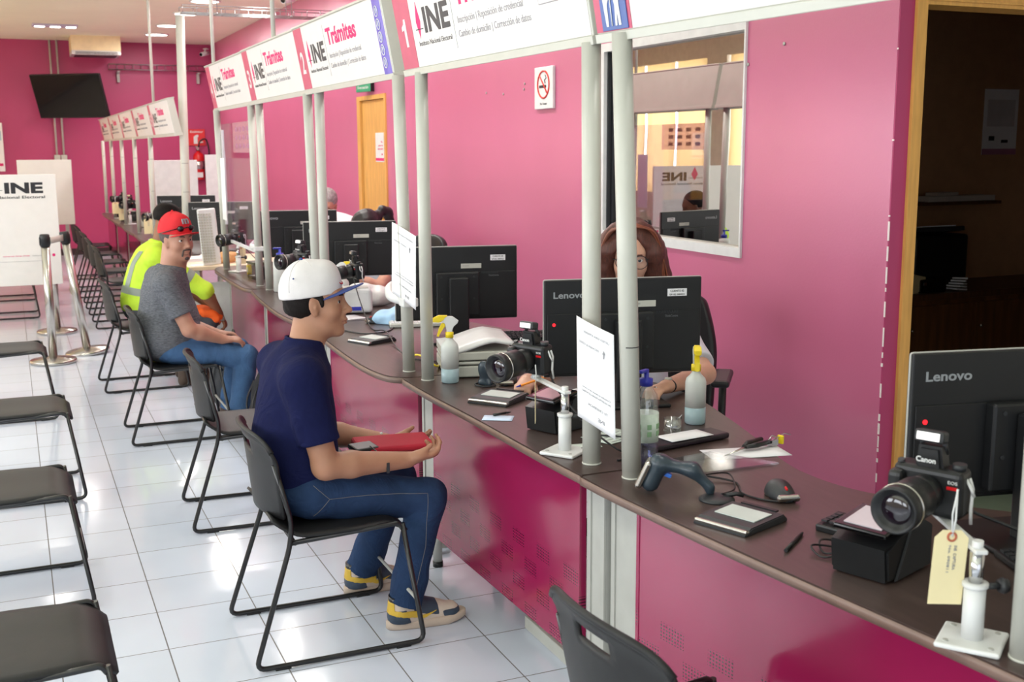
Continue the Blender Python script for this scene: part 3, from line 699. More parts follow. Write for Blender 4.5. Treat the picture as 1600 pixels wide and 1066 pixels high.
B.ell((-.013,0,.030),(.096,.079,.080),None,.0,T=HT2).keep((.03,0,0),(-1,0,.2),T=HT2).keep((0,0,-.035),(.2,0,1),T=HT2); B.mesh('hair', m_ghair, b2)
B = Body(HT2.translation-Vector((.16,.16,.16)), HT2.translation+Vector((.16,.16,.1)), .004)
B.ell((.092,0,-.0505),(.012,.027,.006),None,.003,T=HT2).ell((.072,0,-.098),(.0225,.024,.016),None,.004,T=HT2)
for s in (-1,1): B.cap((.090,s*.024,-.056),(.082,s*.026,-.085),.005,.006,.004,T=HT2)
B.mesh('goatee', m_ghair, b2)
m_capr = M('red_cap_cloth', (214,34,44), .8, bump=.3, bscale=500); c2 = cap_hat(b2, HT2 @ rot(y=-4), m_capr, m_capr, m_capr, .112)
text('m', .060, m_greyink, HT2 @ frame((.102,-.030,.098),(.0,1,0),(-.35,0,1)), c2, 'embroidered_letter', .001, .003)
mb = MB()
for s in (-1,1):
    mb.ball(HT2 @ Vector((.088,s*.034,.070)), (.020,.020,.017), 2); mb.tube([HT2 @ Vector(p) for p in ((.085,s*.052,.072),(.05,s*.082,.060),(-.02,s*.094,.040))], .0028, 6)
mb.tube([HT2 @ Vector(p) for p in ((.103,-.02,.074),(.105,0,.078),(.103,.02,.074))], .003, 6)
tag(mb.build('sunglasses', M('sunglass_plastic',(16,16,20),.08)), 'dark sunglasses resting on the front of the red cap', 'sunglasses').matrix_world = p2.matrix_basis.copy()
mb = MB(); n0 = Vector((.045,0,.970)); mb.tube([n0+Vector((.073*math.cos(a)+.002, .073*math.sin(a), -.012*math.cos(a))) for a in [2*PI*i/28 for i in range(28)]], .0055, 8, True); mb.build('collar', m_mel, s2)
m_brown = M('brown_leather', (74,58,48), .6, var=.2); boot(p2, (.30,-.13,0), 0, m_brown); boot(p2, (.30,.15,0), 0, m_brown)

# ---- man in the hi-vis shirt, leaning towards the counter
sk3 = skin('brown_skin', (140,92,64)); m_hivis = M('hi_vis_yellow_cloth', (200,236,60), .75, wr=.014, var=.06, scale=12); m_grey_tr = M('dark_grey_work_cloth', (70,72,78), .85)
HT3 = headT((.215,.02,1.125), 14, 14)
J = dict(pelvis=(-.0,0,.545), chest=(.045,0,.80), neck=(.155,0,.985), head=HT3, sh=[(.09,-.20,.90),(.09,.20,.90)], el=[(.40,-.20,.665),(.33,.22,.64)], wr=[(.50,-.15,.49),(.50,.13,.50)],
    hip=[(.03,-.10,.515),(.03,.10,.515)], kn=[(.43,-.13,.445),(.43,.14,.445)], an=[(.28,-.15,.10),(.30,.16,.10)])
p3, b3, s3, t3 = person((.78,8.20,0), 0, 'seated man in yellow hi-vis shirt leaning forward behind the red-capped man', J, sk3, m_hivis, 1.22, m_grey_tr, h=.007,
    torso=(.125,.135), belly=.01, hn=[(-.3,.2,-1),(0,-.2,-1)], hd=[(.5,.1,-1),(.6,-.2,-.9)], neck_r=.062, seed=21)
B = Body(HT3.translation-Vector((.16,.16,.13)), HT3.translation+Vector((.16,.16,.15)), .005)
B.ell((-.018,0,.045),(.102,.081,.088),None,.0,T=HT3).keep((.05,0,.05),(-1,0,.5),T=HT3).keep((0,0,-.03),(.3,0,1),T=HT3); B.mesh('hair', m_hair, b3)
m_refl = M('reflective_grey_tape', (140,150,138), .45)
bpy.context.view_layer.update()
def band(o, ctr, nrm, w, par, rmax=.4, n=40, name='reflective_band', lift=.003):
    ctr, nrm = Vector(ctr), Vector(nrm).normalized(); a = Vector((0,0,1)) if abs(nrm.z) < .9 else Vector((1,0,0)); u = nrm.cross(a).normalized(); v = nrm.cross(u); mb = MB(); rows = []
    for k in (-1,1):
        row = []
        for i in range(n):
            d = u*math.cos(2*PI*i/n)+v*math.sin(2*PI*i/n); c = ctr+nrm*(k*w/2); hit, loc, nn, _ = o.ray_cast(c, d); q = loc if hit and (loc-c).length < rmax else c+d*.06
            row.append(mb.bm.verts.new(q+d*lift))
        rows.append(row)
    mb.loft(rows, cap=False); mb.build(name, m_refl, par)
band(s3, (.01,0,.66), (.2,0,1), .05, s3); band(s3, (.28,-.20,.75), (.31,0,-.235), .05, s3, .12)
for s in (-1,):
    mb = MB(); rows = [[],[]]
    for i in range(16):
        a = i/15; c = Vector((.01,0,.66)).lerp(Vector((.08,0,.94)), a); 
        for k in (0,1):
            q, nn = on_surface(s3, c+Vector((-.5,s*(.075+.045*k),.0)), (1,0,-.0)); rows[k].append(mb.bm.verts.new(q+nn*.003))
    fs = [mb.bm.faces.new((rows[0][i],rows[0][i+1],rows[1][i+1],rows[1][i])) for i in range(15)]; mb._new(fs, True); mb.build('reflective_band', m_refl, s3)
boot(p3, (.20,-.15,0), 0, m_brown); boot(p3, (.22,.16,0), 0, m_brown)
ov = thing('folded_vest', (1.20,8.10,.395), 0, 'orange folded vest on the lap of the yellow-shirted man', 'vest')
B = Body((-.17,-.17,-.02), (.17,.17,.2), .006); B.ell((0,0,.10),(.10,.11,.045),rot(y=20),.02).ell((.05,-.03,.07),(.06,.08,.05),None,.03).folds(.006,60,3); B.mesh('cloth', M('orange_cloth',(240,96,24),.8), ov)
mb = MB(); mb.box((.085,-.085,.06),(.05,.012,.03),rot(z=20),.004); mb.build('reflective_patch', m_refl, ov)
# ---------------------------------------------------------------- chairs
def fit_text(s, width, height, mat, M4, parent, name='lettering', bold=0, ext=.0006, mirror=False):
    # lettering scaled to a real width and capital height, starting at the frame's origin
    o = text(s, 1, mat, Matrix(), parent, name, bold, ext)
    me = o.data; xs = [v.co.x for v in me.vertices]; x0, x1 = min(xs), max(xs); cap = .69
    sx = width/(x1-x0); sy = height/cap
    me.transform(M4 @ Matrix.Diagonal((sx*(-1 if mirror else 1), sy, 1, 1)) @ Matrix.Translation((-x0 if not mirror else -x1,0,0)))
    if mirror: me.flip_normals()
    return o
def chair(loc, rz, label, group):
    t = thing('sled_base_chair', (0,0,0), 0, label, 'chair', group)
    for s in (-1,1):
        p = fillet([(.213,s*.213,.418),(.275,s*.238,.010),(-.285,s*.238,.010),(-.158,s*.216,.395),(-.150,s*.214,.47),(-.196,s*.208,.66)], .035, 5)
        mb = MB(); mb.tube(p, .0085, 10); mb.build('side_frame', m_frame, t)
        mb = MB(); mb.tube(fillet([(-.162,s*.214,.402),(.20,s*.213,.420),(.213,s*.213,.400)], .02), .0085, 10); mb.build('seat_rail', m_frame, t)
        mb = MB(); mb.box((-.20,s*.238,.004),(.05,.02,.008),bev=.002); mb.build('glide', m_black, t); mb = MB(); mb.box((.20,s*.238,.004),(.05,.02,.008),bev=.002); mb.build('glide', m_black, t)
    mb = MB(); mb.cyl((.253,-.232,.155),(.253,.232,.155),.006); mb.build('cross_bar', m_grey, t); mb = MB(); mb.cyl((-.14,-.21,.398),(-.14,.21,.398),.007); mb.build('cross_bar', m_frame, t)
    def seat(u, v):
        x = -.205+.445*u; w = .205+.020*math.sin(PI*min(1,u*1.1)); 
        if u > .93: w -= .018*(u-.93)/.07
        y = (2*v-1)*w; z = .437-.010*math.cos((2*v-1)*1.5)+.055*max(0,(.22-u)/.22)**1.6-.040*max(0,(u-.82)/.18)**1.8
        return (x, y, z-.012*abs(2*v-1)**4)
    mb = MB(); mb.grid(lambda u,v: Vector(seat(u,v)), 18, 14, .009); mb.build('seat', m_chair, t)
    mb = MB(); nu, nv = 22, 16; V = [[None]*(nv+1) for _ in range(nu+1)]
    for i in range(nu+1):
        for j in range(nv+1):
            a = 2*i/nu-1; v = j/nv; w = .222-.030*(1-v)**2; z0 = .475; z1 = .748-.018*a*a-.03*abs(a)**7
            V[i][j] = mb.bm.verts.new((-.166-.028*v-.050*(1-a*a)+.012*max(0,v-.85)/.15*-1, a*w, z0+(z1-z0)*v))
    fs = []
    for i in range(nu):
        for j in range(nv):
            a = abs((2*i+1)/nu-1); v = (j+.5)/nv
            if a < .24 and .76 < v < .88: continue
            fs.append(mb.bm.faces.new((V[i][j],V[i+1][j],V[i+1][j+1],V[i][j+1])))
    mb._new(fs, True); b = mb.build('backrest', m_chair, t); md = b.modifiers.new('shell','SOLIDIFY'); md.thickness = .010; md.offset = 0
    mb = MB(); mb.tube([(-.194-.050*(1-a*a)-.012, a*.221, .748-.018*a*a-.03*abs(a)**7) for a in [-1+i/14 for i in range(29)]], .0085, 10); mb.build('top_rim', m_chair, b)
    t.location = loc; t.rotation_euler.z = rz
    return t
G1 = 'chairs facing the counter'; G2 = 'waiting chairs at the left'
ch0 = chair((.885,3.635,0), .0, 'sled-base chair with grey shell under the young man in navy t-shirt', G1)
for x, y, rz, lb in ((.905,5.05,-.04,'empty sled-base chair between the navy-shirted man and the red-capped man'),
    (.80,6.68,.0,'sled-base chair occupied by the man in the red cap'),
    (.765,8.21,.02,'sled-base chair occupied by the man in the yellow hi-vis shirt'),
    (1.205,1.845,.06,'nearest sled-base chair, its slotted backrest cut by the bottom edge of the photo'),
    (.91,11.17,0,'empty sled-base chair just beyond the yellow-shirted man'),
    (.91,12.14,0,'second empty sled-base chair beyond the yellow-shirted man'),
    (.91,13.12,.03,'third empty sled-base chair beyond the yellow-shirted man'),
    (.91,14.17,0,'fourth empty sled-base chair beyond the yellow-shirted man'),
    (.91,15.5,-.03,'farthest empty sled-base chair of the counter row, near the back wall')):
    c = dup(ch0); c.location = (x,y,0); c.rotation_euler.z = rz; c['label'] = lb
for x, y, lb in ((-.082,2.93,'nearest waiting chair at the left, its seat corner in the bottom left of the photo'),
    (-.098,4.40,'second waiting chair from the bottom left corner'),(-.045,5.78,'third waiting chair from the bottom left corner'),
    (-.10,7.57,'fourth waiting chair from the bottom left, in front of the belt posts'),
    (-.09,12.18,'waiting chair whose runners show under the white partition board, front one'),
    (-.09,13.65,'waiting chair whose runners show under the white partition board, rear one')):
    c = dup(ch0); c.location = (x,y,0); c.rotation_euler.z = 0; c['label'] = lb; c['group'] = G2

# ---------------------------------------------------------------- service counters
def cubic(pts, n=8):
    out = []
    for i in range(len(pts)-1):
        p = [Vector(pts[max(0,min(len(pts)-1,i+k))]) for k in (-1,0,1,2)]
        for k in range(n):
            t = k/n; out.append(.5*((2*p[1])+(-p[0]+p[2])*t+(2*p[0]-5*p[1]+4*p[2]-p[3])*t*t+(-p[0]+3*p[1]-3*p[2]+p[3])*t**3))
    out.append(Vector(pts[-1])); return [(q.x,q.y) for q in out]
def counter(front, back, label, zt=.75, panel=True, group='service counters with magenta fronts'):
    # front / back edges as (x, y) points from near to far
    y0, y1 = front[0][1], front[-1][1]; xo = front[0][0]; t = thing('service_counter', (xo,y0,0), 0, label, 'counter', group)
    loc = lambda P: [(p[0]-xo, p[1]-y0) for p in P]
    F = cubic(loc(front)); Bk = cubic(loc(back)); mb = MB(); mb.prism(F+Bk[::-1], zt-.026, zt, bev=.003); mb.build('countertop', m_top, t)
    mb = MB(); mb.grid(lambda u,v: Vector((*F[int(round(u*(len(F)-1)))], 0))+Vector((-.0025,0,zt-.025+.022*v)), len(F)-1, 1, .002); mb.build('edge_band', m_edge, t)
    xa, xb = F[0][0], F[-1][0]; L = y1-y0; fx = lambda y: xa+(xb-xa)*y/L
    if panel:
        mb = MB(); mb.grid(lambda u,v: Vector((fx(.12+(L-.28)*u)+.060, .12+(L-.28)*u, .155+(zt-.195)*v)), 8, 6, .002, False).box2((fx(.12)+.058,.12,.155),(fx(.12)+.08,.135,zt-.03)).box2((fx(L-.16)+.058,L-.175,.155),(fx(L-.16)+.08,L-.16,zt-.03))
        mb.build('front_panel', m_panel, t)
        for a, b, nm in ((-.0,.10,'support_column'),(L-.145,L-.005,'support_column')):
            mb = MB(); mb.box2((fx(a)+.075,a,.16),(fx(a)+.19,b,zt-.027),.004); mb.box2((fx(a)+.070,a-.001,.16),(fx(a)+.076,a+.02,zt-.03)).box2((fx(a)+.070,b-.02,.16),(fx(a)+.076,b+.001,zt-.03)); mb.build(nm, m_grey, t)
            mb = MB(); mb.cyl((fx(a)+.10,(a+b)/2,.02),(fx(a)+.10,(a+b)/2,.17),.018); mb.build('round_leg', m_grey, t); mb = MB(); mb.cyl((fx(a)+.10,(a+b)/2,0),(fx(a)+.10,(a+b)/2,.022),.020); mb.build('foot', m_black, t)
        mb = MB(); mb.box2((fx(L/2)+.16,.1,.0),(fx(L/2)+.20,L-.75,.045),.003); mb.build('base_beam', m_cream, t)
        mb = MB(); mb.tube([(fx(.1)+.14,.10,zt-.05),(fx(L-.1)+.14,L-.1,zt-.05)],.015,4); mb.tube([(fx(.1)+.42,.10,zt-.05),(fx(L-.1)+.42,L-.1,zt-.05)],.015,4); mb.build('under_rail', m_grey, t)
    for a in (.16, L-.16):
        mb = MB(); mb.cyl((fx(a)+.42,a,0),(fx(a)+.42,a,zt-.028),.024); mb.build('rear_leg', m_cream, t)
    return t
CG = 'service counters with magenta fronts'
counter([(1.66,.55),(1.53,1.05),(1.475,1.5),(1.42,1.95),(1.372,2.45),(1.362,2.655)], [(2.55,.55),(2.48,1.25),(2.34,1.72),(2.06,2.08),(1.95,2.25),(1.93,2.45),(1.98,2.655)], 'nearest magenta-fronted counter with signature pad, mouse and camera, cut by the right edge')
counter([(1.366,2.662),(1.357,2.9),(1.350,3.4),(1.338,3.8),(1.338,4.118)], [(1.99,2.662),(2.10,3.04),(2.18,3.40),(2.16,3.75),(2.0,4.118)], 'magenta-fronted counter under the sign number 1, with spray bottles')
counter([(1.385,4.124),(1.30,4.20),(1.272,4.5),(1.295,5.1),(1.325,5.4),(1.34,5.636)], [(2.0,4.124),(2.10,4.5),(2.20,4.9),(2.12,5.3),(2.0,5.636)], 'magenta-fronted counter in front of the young man, under the sign number 2')
counter([(1.385,5.642),(1.31,5.72),(1.285,6.1),(1.31,6.7),(1.35,7.198)], [(2.0,5.642),(2.12,6.1),(2.2,6.5),(2.12,6.9),(2.0,7.198)], 'magenta-fronted counter under the sign number 3')
counter([(1.395,7.204),(1.33,7.28),(1.32,7.7),(1.33,8.2),(1.345,8.55),(1.40,8.72)], [(2.0,7.204),(2.12,7.6),(2.2,8.0),(2.1,8.4),(1.95,8.72)], 'magenta-fronted counter under the sign number 4, beside the acrylic shield')
for k in range(5):
    y = 9.75+1.5*k
    counter([(1.18,y),(1.165,y+.7),(1.18,y+1.494)], [(1.85,y),(1.95,y+.7),(1.85,y+1.494)], ['first','second','third','fourth','fifth'][k]+' counter of the far row from the gap', .73, True, 'far row of counters near the back wall')

# ---------------------------------------------------------------- signs over the counters
def sign(P0, P1, z0, h, num, label, lean=.183, sticker=False, access=False, far=False, photo=False):
    # P0: far end (x,y); P1: near end
    L = math.dist(P0, P1); xd = Vector((P1[0]-P0[0], P1[1]-P0[1], 0)).normalized(); n = xd.cross(Vector((0,0,1)))
    t = thing('counter_sign', None, 0, label, 'sign', 'lightbox signs over the counters', mat=frame((P0[0],P0[1],z0), xd, Vector((0,0,1))+n*lean))
    F = lambda x, y, z=.0012: frame((x,y,z),(1,0,0),(0,1,0))
    h = h/math.cos(math.atan(lean)); w = .165
    mb = MB(); mb.box2((0,.004,-.055),(L,h,-.0005),.003); mb.build('housing', m_cream, t)
    mb = MB(); mb.box2((w,.008,-.0005),(L-.008,h-.006,.001)); mb.build('face', m_sign, t)
    mb = MB(); mb.box2((.003,.008,-.0005),(w-.003,h-.006,.001)); mb.build('stripe', m_rose, t)
    mb = MB(); mb.box2((-.002,-.018,-.06),(L+.002,.005,.006),.002); mb.box2((-.002,h-.002,-.06),(L+.002,h+.008,.006),.002); mb.build('rail', m_cream, t)
    if num == '1': mb = MB(); mb.prism([(.080,.085),(.102,.085),(.102,.185),(.086,.185),(.080,.168),(.058,.158),(.058,.143),(.080,.148)],.0008,.002); mb.build('number', m_white, t)
    elif num is not None: fit_text(num, .034 if num == '1' else .062, .10, m_white, F(.062 if num == '1' else .052,.085), t, 'number', .02)
    if access:
        mb = MB(); mb.box2((.035,.010,.001),(.150,.165,.004),.001); a = mb.build('access_sticker', M('blue_sticker',(70,96,160),.4), t)
        for x0, stick in ((.062,False),(.112,True)):
            mb = MB(); mb.cyl((x0,.262,.004),(x0,.262,.0058),.009); mb.prism([(x0-.006,.250),(x0+.007,.252),(x0+.013,.20),(x0+.010,.16),(x0+.012,.09),(x0+.002,.09),(x0-.001,.14),(x0-.006,.09),(x0-.014,.09),(x0-.008,.16),(x0-.014,.19)] if stick else
              [(x0-.006,.250),(x0+.006,.250),(x0+.017,.205),(x0+.016,.18),(x0+.008,.165),(x0+.006,.09),(x0-.004,.09),(x0-.008,.165),(x0-.010,.20)], .004, .0052)
            if stick: mb.tube([(x0-.028,.09,.005),(x0-.026,.185,.005),(x0-.020,.192,.005),(x0-.006,.18,.005)], .0016, 5)
            [setattr(v.co,'y',.020+(v.co.y-.09)*.72) for v in mb.bm.verts]; [setattr(v.co,'z',v.co.z+.0006) for v in mb.bm.verts]; mb.build('pictogram', m_white, a)
    lx = w+.05; k = h/.31
    mb = MB(); mb.prism([(lx,.165*k),(lx+.021,.235*k),(lx+.042,.165*k),(lx+.028,.125*k),(lx+.021,.105*k),(lx+.014,.125*k)], .0008, .002); mb.build('emblem', m_pinkink, t)
    mb = MB(); mb.box2((lx-.012,.137*k,.001),(lx+.060,.140*k,.0022)); mb.build('emblem_line', m_ink, t)
    ik = M('dark_grey_ink',(70,66,68),.6)
    fit_text('INE', .24, .082*k, ik, F(lx+.075,.125*k), t, 'lettering', .035)
    fit_text('Instituto Nacional Electoral', .315, .017*k, ik, F(lx-.002,.080*k), t)
    mb = MB(); mb.box2((lx+.345,.045,.001),(lx+.347,h-.03,.0018)); mb.build('divider', m_greyink, t)
    tx = lx+.385
    fit_text('Trámites', .47, .070*k, m_pinkink, F(tx,.185*k), t, 'lettering', .03)
    gi = M('light_grey_ink',(150,146,150),.6)
    fit_text('Inscripción | Reposición de credencial', .50, .022*k, gi, F(tx,.125*k), t)
    fit_text('Cambio de domicilio | Corrección de datos', .55, .022*k, gi, F(tx-.01,.080*k), t)
    if photo:
        mb = MB(); mb.box2((tx+.60,.115*k,.001),(tx+.72,.25*k,.0018)); mb.build('picture_frame', gi, t); mb = MB(); mb.box2((tx+.603,.118*k,.0018),(tx+.717,.247*k,.0024)); mb.build('picture', m_sign, t)
    if sticker:
        mb = MB(); mb.grid(lambda u,v: Vector((L-.115+.10*u, .0+h*v, .0014+.004*math.sin(PI*u))), 6, 8, 0); st = mb.build('violet_sticker', M('violet_sticker',(108,96,190),.4), t)
        for q, (s, y) in enumerate((('@',.25),('&',.20),('$',.15),('%',.10),('/',.05))):
            mb = MB(); mb.tube([(L-.065+.020*math.cos(a), y*k+.020*math.sin(a), .0062) for a in [2*PI*i/16 for i in range(16)]], .0022, 5, True); mb.cyl((L-.065,y*k-.008,.006),(L-.065,y*k+.012,.006),.003); mb.build('pictogram', m_white, st)
    return t
sign((1.425,2.700),(1.545,1.215),1.91,.30,None,'white lightbox sign at the top right with a blue accessibility sticker on its stripe',access=True)
sign((1.40,4.205),(1.425,2.722),1.91,.30,'1','white lightbox sign with number 1 on its rose stripe',photo=True)
sign((1.40,5.80),(1.40,4.335),1.91,.30,'2','white lightbox sign with number 2 and a violet sticker at its end',sticker=True)
sign((1.41,7.23),(1.41,5.83),1.91,.30,'3','white lightbox sign with number 3 on its rose stripe')
sign((1.42,8.70),(1.42,7.26),1.91,.30,'4','white lightbox sign with number 4 on its rose stripe')
for k in range(5):
    a = 9.62+1.5*k
    sign((1.25,a+1.46),(1.25,a),1.745,.275,str(5+k),['largest of the five distant white signs, nearest to the gap','distant white sign, second after the gap','middle one of the five distant white signs','distant white sign, second from the television','most distant white sign, touching the television corner in view'][k],far=True)

def pole(x, y, z0, z1, label, r=.026, dx=0, marks=(), dy=0, name='support_pole', cat='pole', group='white poles carrying the signs', mat=None):
    t = thing(name, (x,y,z0), 0, label, cat, group)
    mb = MB(); mb.tube([(0,0,0),(dx*.5,dy*.5,(z1-z0)/2),(dx,dy,z1-z0)], r, 24); mb.build('tube', mat or m_cream, t)
    if r > .02:
        mb = MB(); mb.lathe([(r*.98,0),(r*1.06,.0005),(r*1.06,.004),(r*.98,.005)]); mb.build('base_ring', m_cream, t)
    for m in marks:
        mb = MB(); mb.tube([(dx*m/(z1-z0)+(r+.0003)*math.cos(a), dy*m/(z1-z0)+(r+.0003)*math.sin(a), m) for a in [-2.4+i*.16 for i in range(11)]], .0013, 4); mb.build('pen_mark', m_ink, t)
    return t
pole(1.555,1.345,.75,1.91,'white pole at the right edge of the photo', dx=.0)
pole(1.478,2.585,.75,1.91,'white pole in front of the right side of the woman\'s face', dx=-.045, marks=(.36,))
pole(1.445,2.755,.75,1.90,'white pole left of the glasses woman, paper sheet taped to it', dx=-.01)
pole(1.415,4.05,.75,1.90,'white pole beside the nearest spray bottle', dx=-.005, r=.024)
pole(1.405,4.245,.75,1.90,'white pole carrying the curved white bracket', dx=-.02, r=.024)
pole(1.42,5.60,.75,1.90,'right one of the two poles behind the young man\'s cap', dx=-.0, r=.024)
pole(1.43,5.80,.75,1.90,'left one of the two poles behind the young man\'s cap', dx=-.02, r=.024)
pole(1.452,7.13,.75,1.90,'white pole beside the blue-topped pump bottle', dx=-.02, r=.024)
pole(1.440,7.37,.75,1.90,'white pole at the right edge of the acrylic shield', dx=-.01, r=.024)
pole(1.425,8.52,.75,1.90,'white pole at the left edge of the acrylic shield', dx=-.02, r=.024)
for k in range(6):
    y = 9.9+1.5*k-(.12 if k == 5 else 0)
    if k == 0: continue
    pole(1.25,y,.73,1.74,['','distant white pole between the largest and second far signs','distant white pole under the second far sign','distant white pole under the middle far sign','distant white pole under the fourth far sign','most distant white pole near the back wall'][k], r=.022, marks=(.5,.8))
pole(1.40,10.45,0,2.76,'tall white column with a cable tray on its top, by the far signs', r=.038, name='column', cat='column', group=None, marks=(1.0,1.25,1.5), dx=.05)
G3 = 'thin ceiling rods holding the signs'
pole(1.40,8.52,2.2,3.25,'thin white rod from the ceiling to the number 4 sign', r=.013, name='ceiling_rod', cat='rod', group=G3)
pole(1.30,11.4,2.02,3.25,'thin white rod from the ceiling to the far signs', r=.013, name='ceiling_rod', cat='rod', group=G3)
for x, y in ((1.38,4.0),(1.38,1.9),(1.38,6.4)): pole(x,y,2.2,3.25,'thin white rod above a near sign, out of the photo', r=.013, name='ceiling_rod', cat='rod', group=G3)

# curved white bracket on the pole, acrylic shield
cb = thing('curved_bracket', (1.405,4.245,1.03), 0, 'white curved tube bracket clamped on the pole behind the young man\'s cap', 'bracket')
mb = MB(); mb.tube(fillet([(.0,.02,0),(-.02,.16,.0),(.05,.40,.01),(.14,.52,.015)],.1,6), .020, 14); mb.build('tube', m_white, cb)
mb = MB(); mb.box((0,-.01,0),(.062,.062,.035),None,.005); mb.build('clamp', m_white, cb)
m_acr = glassy('acrylic',(.90,.88,.92),(1,1,1),.13,.03)
ac = thing('acrylic_shield', (1.435,7.40,.98), 0, 'clear acrylic shield between two poles below the number 4 sign', 'shield')
mb = MB(); mb.box2((-.003,0,0),(.003,1.10,.82)); mb.build('sheet', m_acr, ac)
mb = MB(); mb.box2((-.006,.0,-.02),(.006,1.10,.0)).box2((-.01,1.085,.10),(.008,1.10,.78)); mb.build('white_edge', m_white, ac)
for y in (1.12,-.02):
    for z in (.18,.62): mb = MB(); mb.box((0,y,z),(.03,.04,.012)); mb.build('clip', m_white, ac)
pp = thing('pale_sheet', (1.428,7.42,1.60), 0, 'pale film imitating a reflection in the acrylic shield', 'notice')
mb = MB(); mb.box2((-.001,0,0),(0,.62,.2)); mb.build('sheet', glassy('pale_film',(.93,.82,.88),(.9,.8,.86),.22,.5), pp)  # film and boxes imitate an outside reflection in the shield
mb = MB(); [mb.box2((-.002,.06+.13*i,.03+.055*j),(-.001,.06+.13*i+.07,.03+.055*j+.028)) for i in range(4) for j in range(3)]; mb.build('reflection_boxes', M('plum_tint',(170,110,140),.6), pp, kind='stuff')
vp_ = thing('paper_strip', (1.405,8.46,1.12), 0, 'narrow white printed strip hanging on the far pole by the acrylic shield', 'paper')
mb = MB(); mb.box2((-.001,-.0,0),(0,-.16,.44)); mb.build('sheet', m_paper, vp_)

# sheets taped to the poles, their print facing away so it reads mirrored
def notice(mat, w, h, label, bow=.02, mirror=True, lines=True):
    t = thing('pale_sheet', None, 0, label, 'notice', mat=mat)
    mb = MB(); mb.grid(lambda u,v: Vector((w*u, h*v-(.028*u*u*(1 if v > .5 else 1)), bow*math.sin(PI*u*.9)*(.5+.5*v))), 12, 14, .0004); mb.build('sheet', m_paper, t)
    if lines:
        def ln(s, y, ww, hh, x0, nm='lettering'):
            o = fit_text(s, ww, hh, m_greyink, frame((x0,y,0),(1,0,0),(0,1,0)), t, nm, 0, .0002, False)
            me = o.data
            for v in me.vertices:
                x, yy = v.co.x, v.co.y
                if mirror: x = 2*x0+ww-x
                u = x/w; v.co.x = x; v.co.y = yy-.028*u*u; v.co.z = bow*math.sin(PI*u*.9)*(.5+.5*yy/h)+.0008
            if mirror: me.flip_normals()
        ln('USTED SERÁ ATENDIDO', h*.88, w*.62, .0065, w*.30); ln('ESCANEA EL CÓDIGO', h*.76, w*.58, .0065, w*.12)
        ln('Consulta el estado de tu trámite', h*.33, w*.72, .0055, w*.20); ln('EN NUESTRA PÁGINA DE INTERNET', h*.29, w*.74, .0055, w*.18); ln('TU CREDENCIAL', h*.18, w*.50, .007, w*.36); ln('INE', h*.07, w*.16, .011, w*.62)
        mb = MB(); mb.prism([(w*.78,h*.70),(w*.81,h*.735),(w*.84,h*.70),(w*.82,h*.70),(w*.82,h*.66),(w*.80,h*.66),(w*.80,h*.70)],bow*.7+.001,bow*.7+.0016); mb.build('arrow', m_greyink, t)
    return t
notice(frame((1.412,2.778,.885),(.12,-1,0),(-.02,0,1)), .185, .285, 'white sheet with mirrored print taped between the two poles beside the glasses woman')
notice(frame((1.372,4.345,1.055),(.10,-1,-.06),(-.0,0,1)), .235, .285, 'white sheet with print taped to the pole right of the young man\'s face', mirror=False, bow=.012)

# perpendicular light wood desk in the gap and the things on it
dk = thing('wood_desk', (1.38,8.78,0), 0, 'light wood desk standing in the gap between the two counter rows', 'desk')
mb = MB(); mb.box2((-.20,0,.72),(.62,.92,.75),.004); mb.build('desktop', m_lwood, dk)
mb = MB(); mb.box2((-.15,.06,.10),(.58,.08,.62)); mb.build('modesty_panel', m_white, dk)
for x, y in ((-.12,.12),(.56,.12),(-.12,.86),(.56,.86)): mb = MB(); mb.box2((x-.02,y-.02,0),(x+.02,y+.02,.72)); mb.build('leg', m_white, dk)
wp = thing('upright_keyboard', (1.36,8.86,.75), .15, 'white keyboard standing on its end against the pole', 'keyboard')
mb = MB(); mb.box((0,0,.215),(.14,.028,.43),rot(y=-4),.012,3); mb.build('shell', m_white, wp)
mb = MB(); [mb.box((-.052+.021*i-.012+.03*(j/18-.5)*-.9,-.016,.03+.021*j),(.015,.004,.015)) for i in range(5) for j in range(18)]; mb.build('keys', m_cream, wp, kind='stuff')
for x, y, rz, nm, lb in ((1.32,9.3,.2,'document_folder','white paper stack on the light wood desk'),(1.55,9.5,.1,'document_folder','second white paper stack farther back on the wood desk')):
    o = thing(nm, (x,y,.75), rz, lb, 'papers'); 
    for i in range(3): mb = MB(); mb.box((.01*i,.01*i,.004+.008*i),(.30,.22,.006),rot(z=i*4)); mb.build('sheet', m_paper, o)
o = thing('paper_sheet', (1.30,8.90,.75), .2, 'single paper sheet at the front edge of the wood desk', 'paper'); mb = MB(); mb.box((0,0,.001),(.16,.10,.002)); mb.build('sheet', m_paper, o)
o = thing('paper_bag', (1.50,9.02,.75), .5, 'crumpled brown paper bag on the light wood desk', 'bag'); B = Body((-.2,-.2,-.01),(.2,.2,.15),.006); B.ell((0,0,.04),(.12,.07,.045),None,.02).ell((-.09,.02,.05),(.05,.03,.04),rot(y=30),.02).folds(.008,70,4).keep((0,0,0),(0,0,1)); B.mesh('paper', M('kraft_paper',(206,160,108),.8), o)

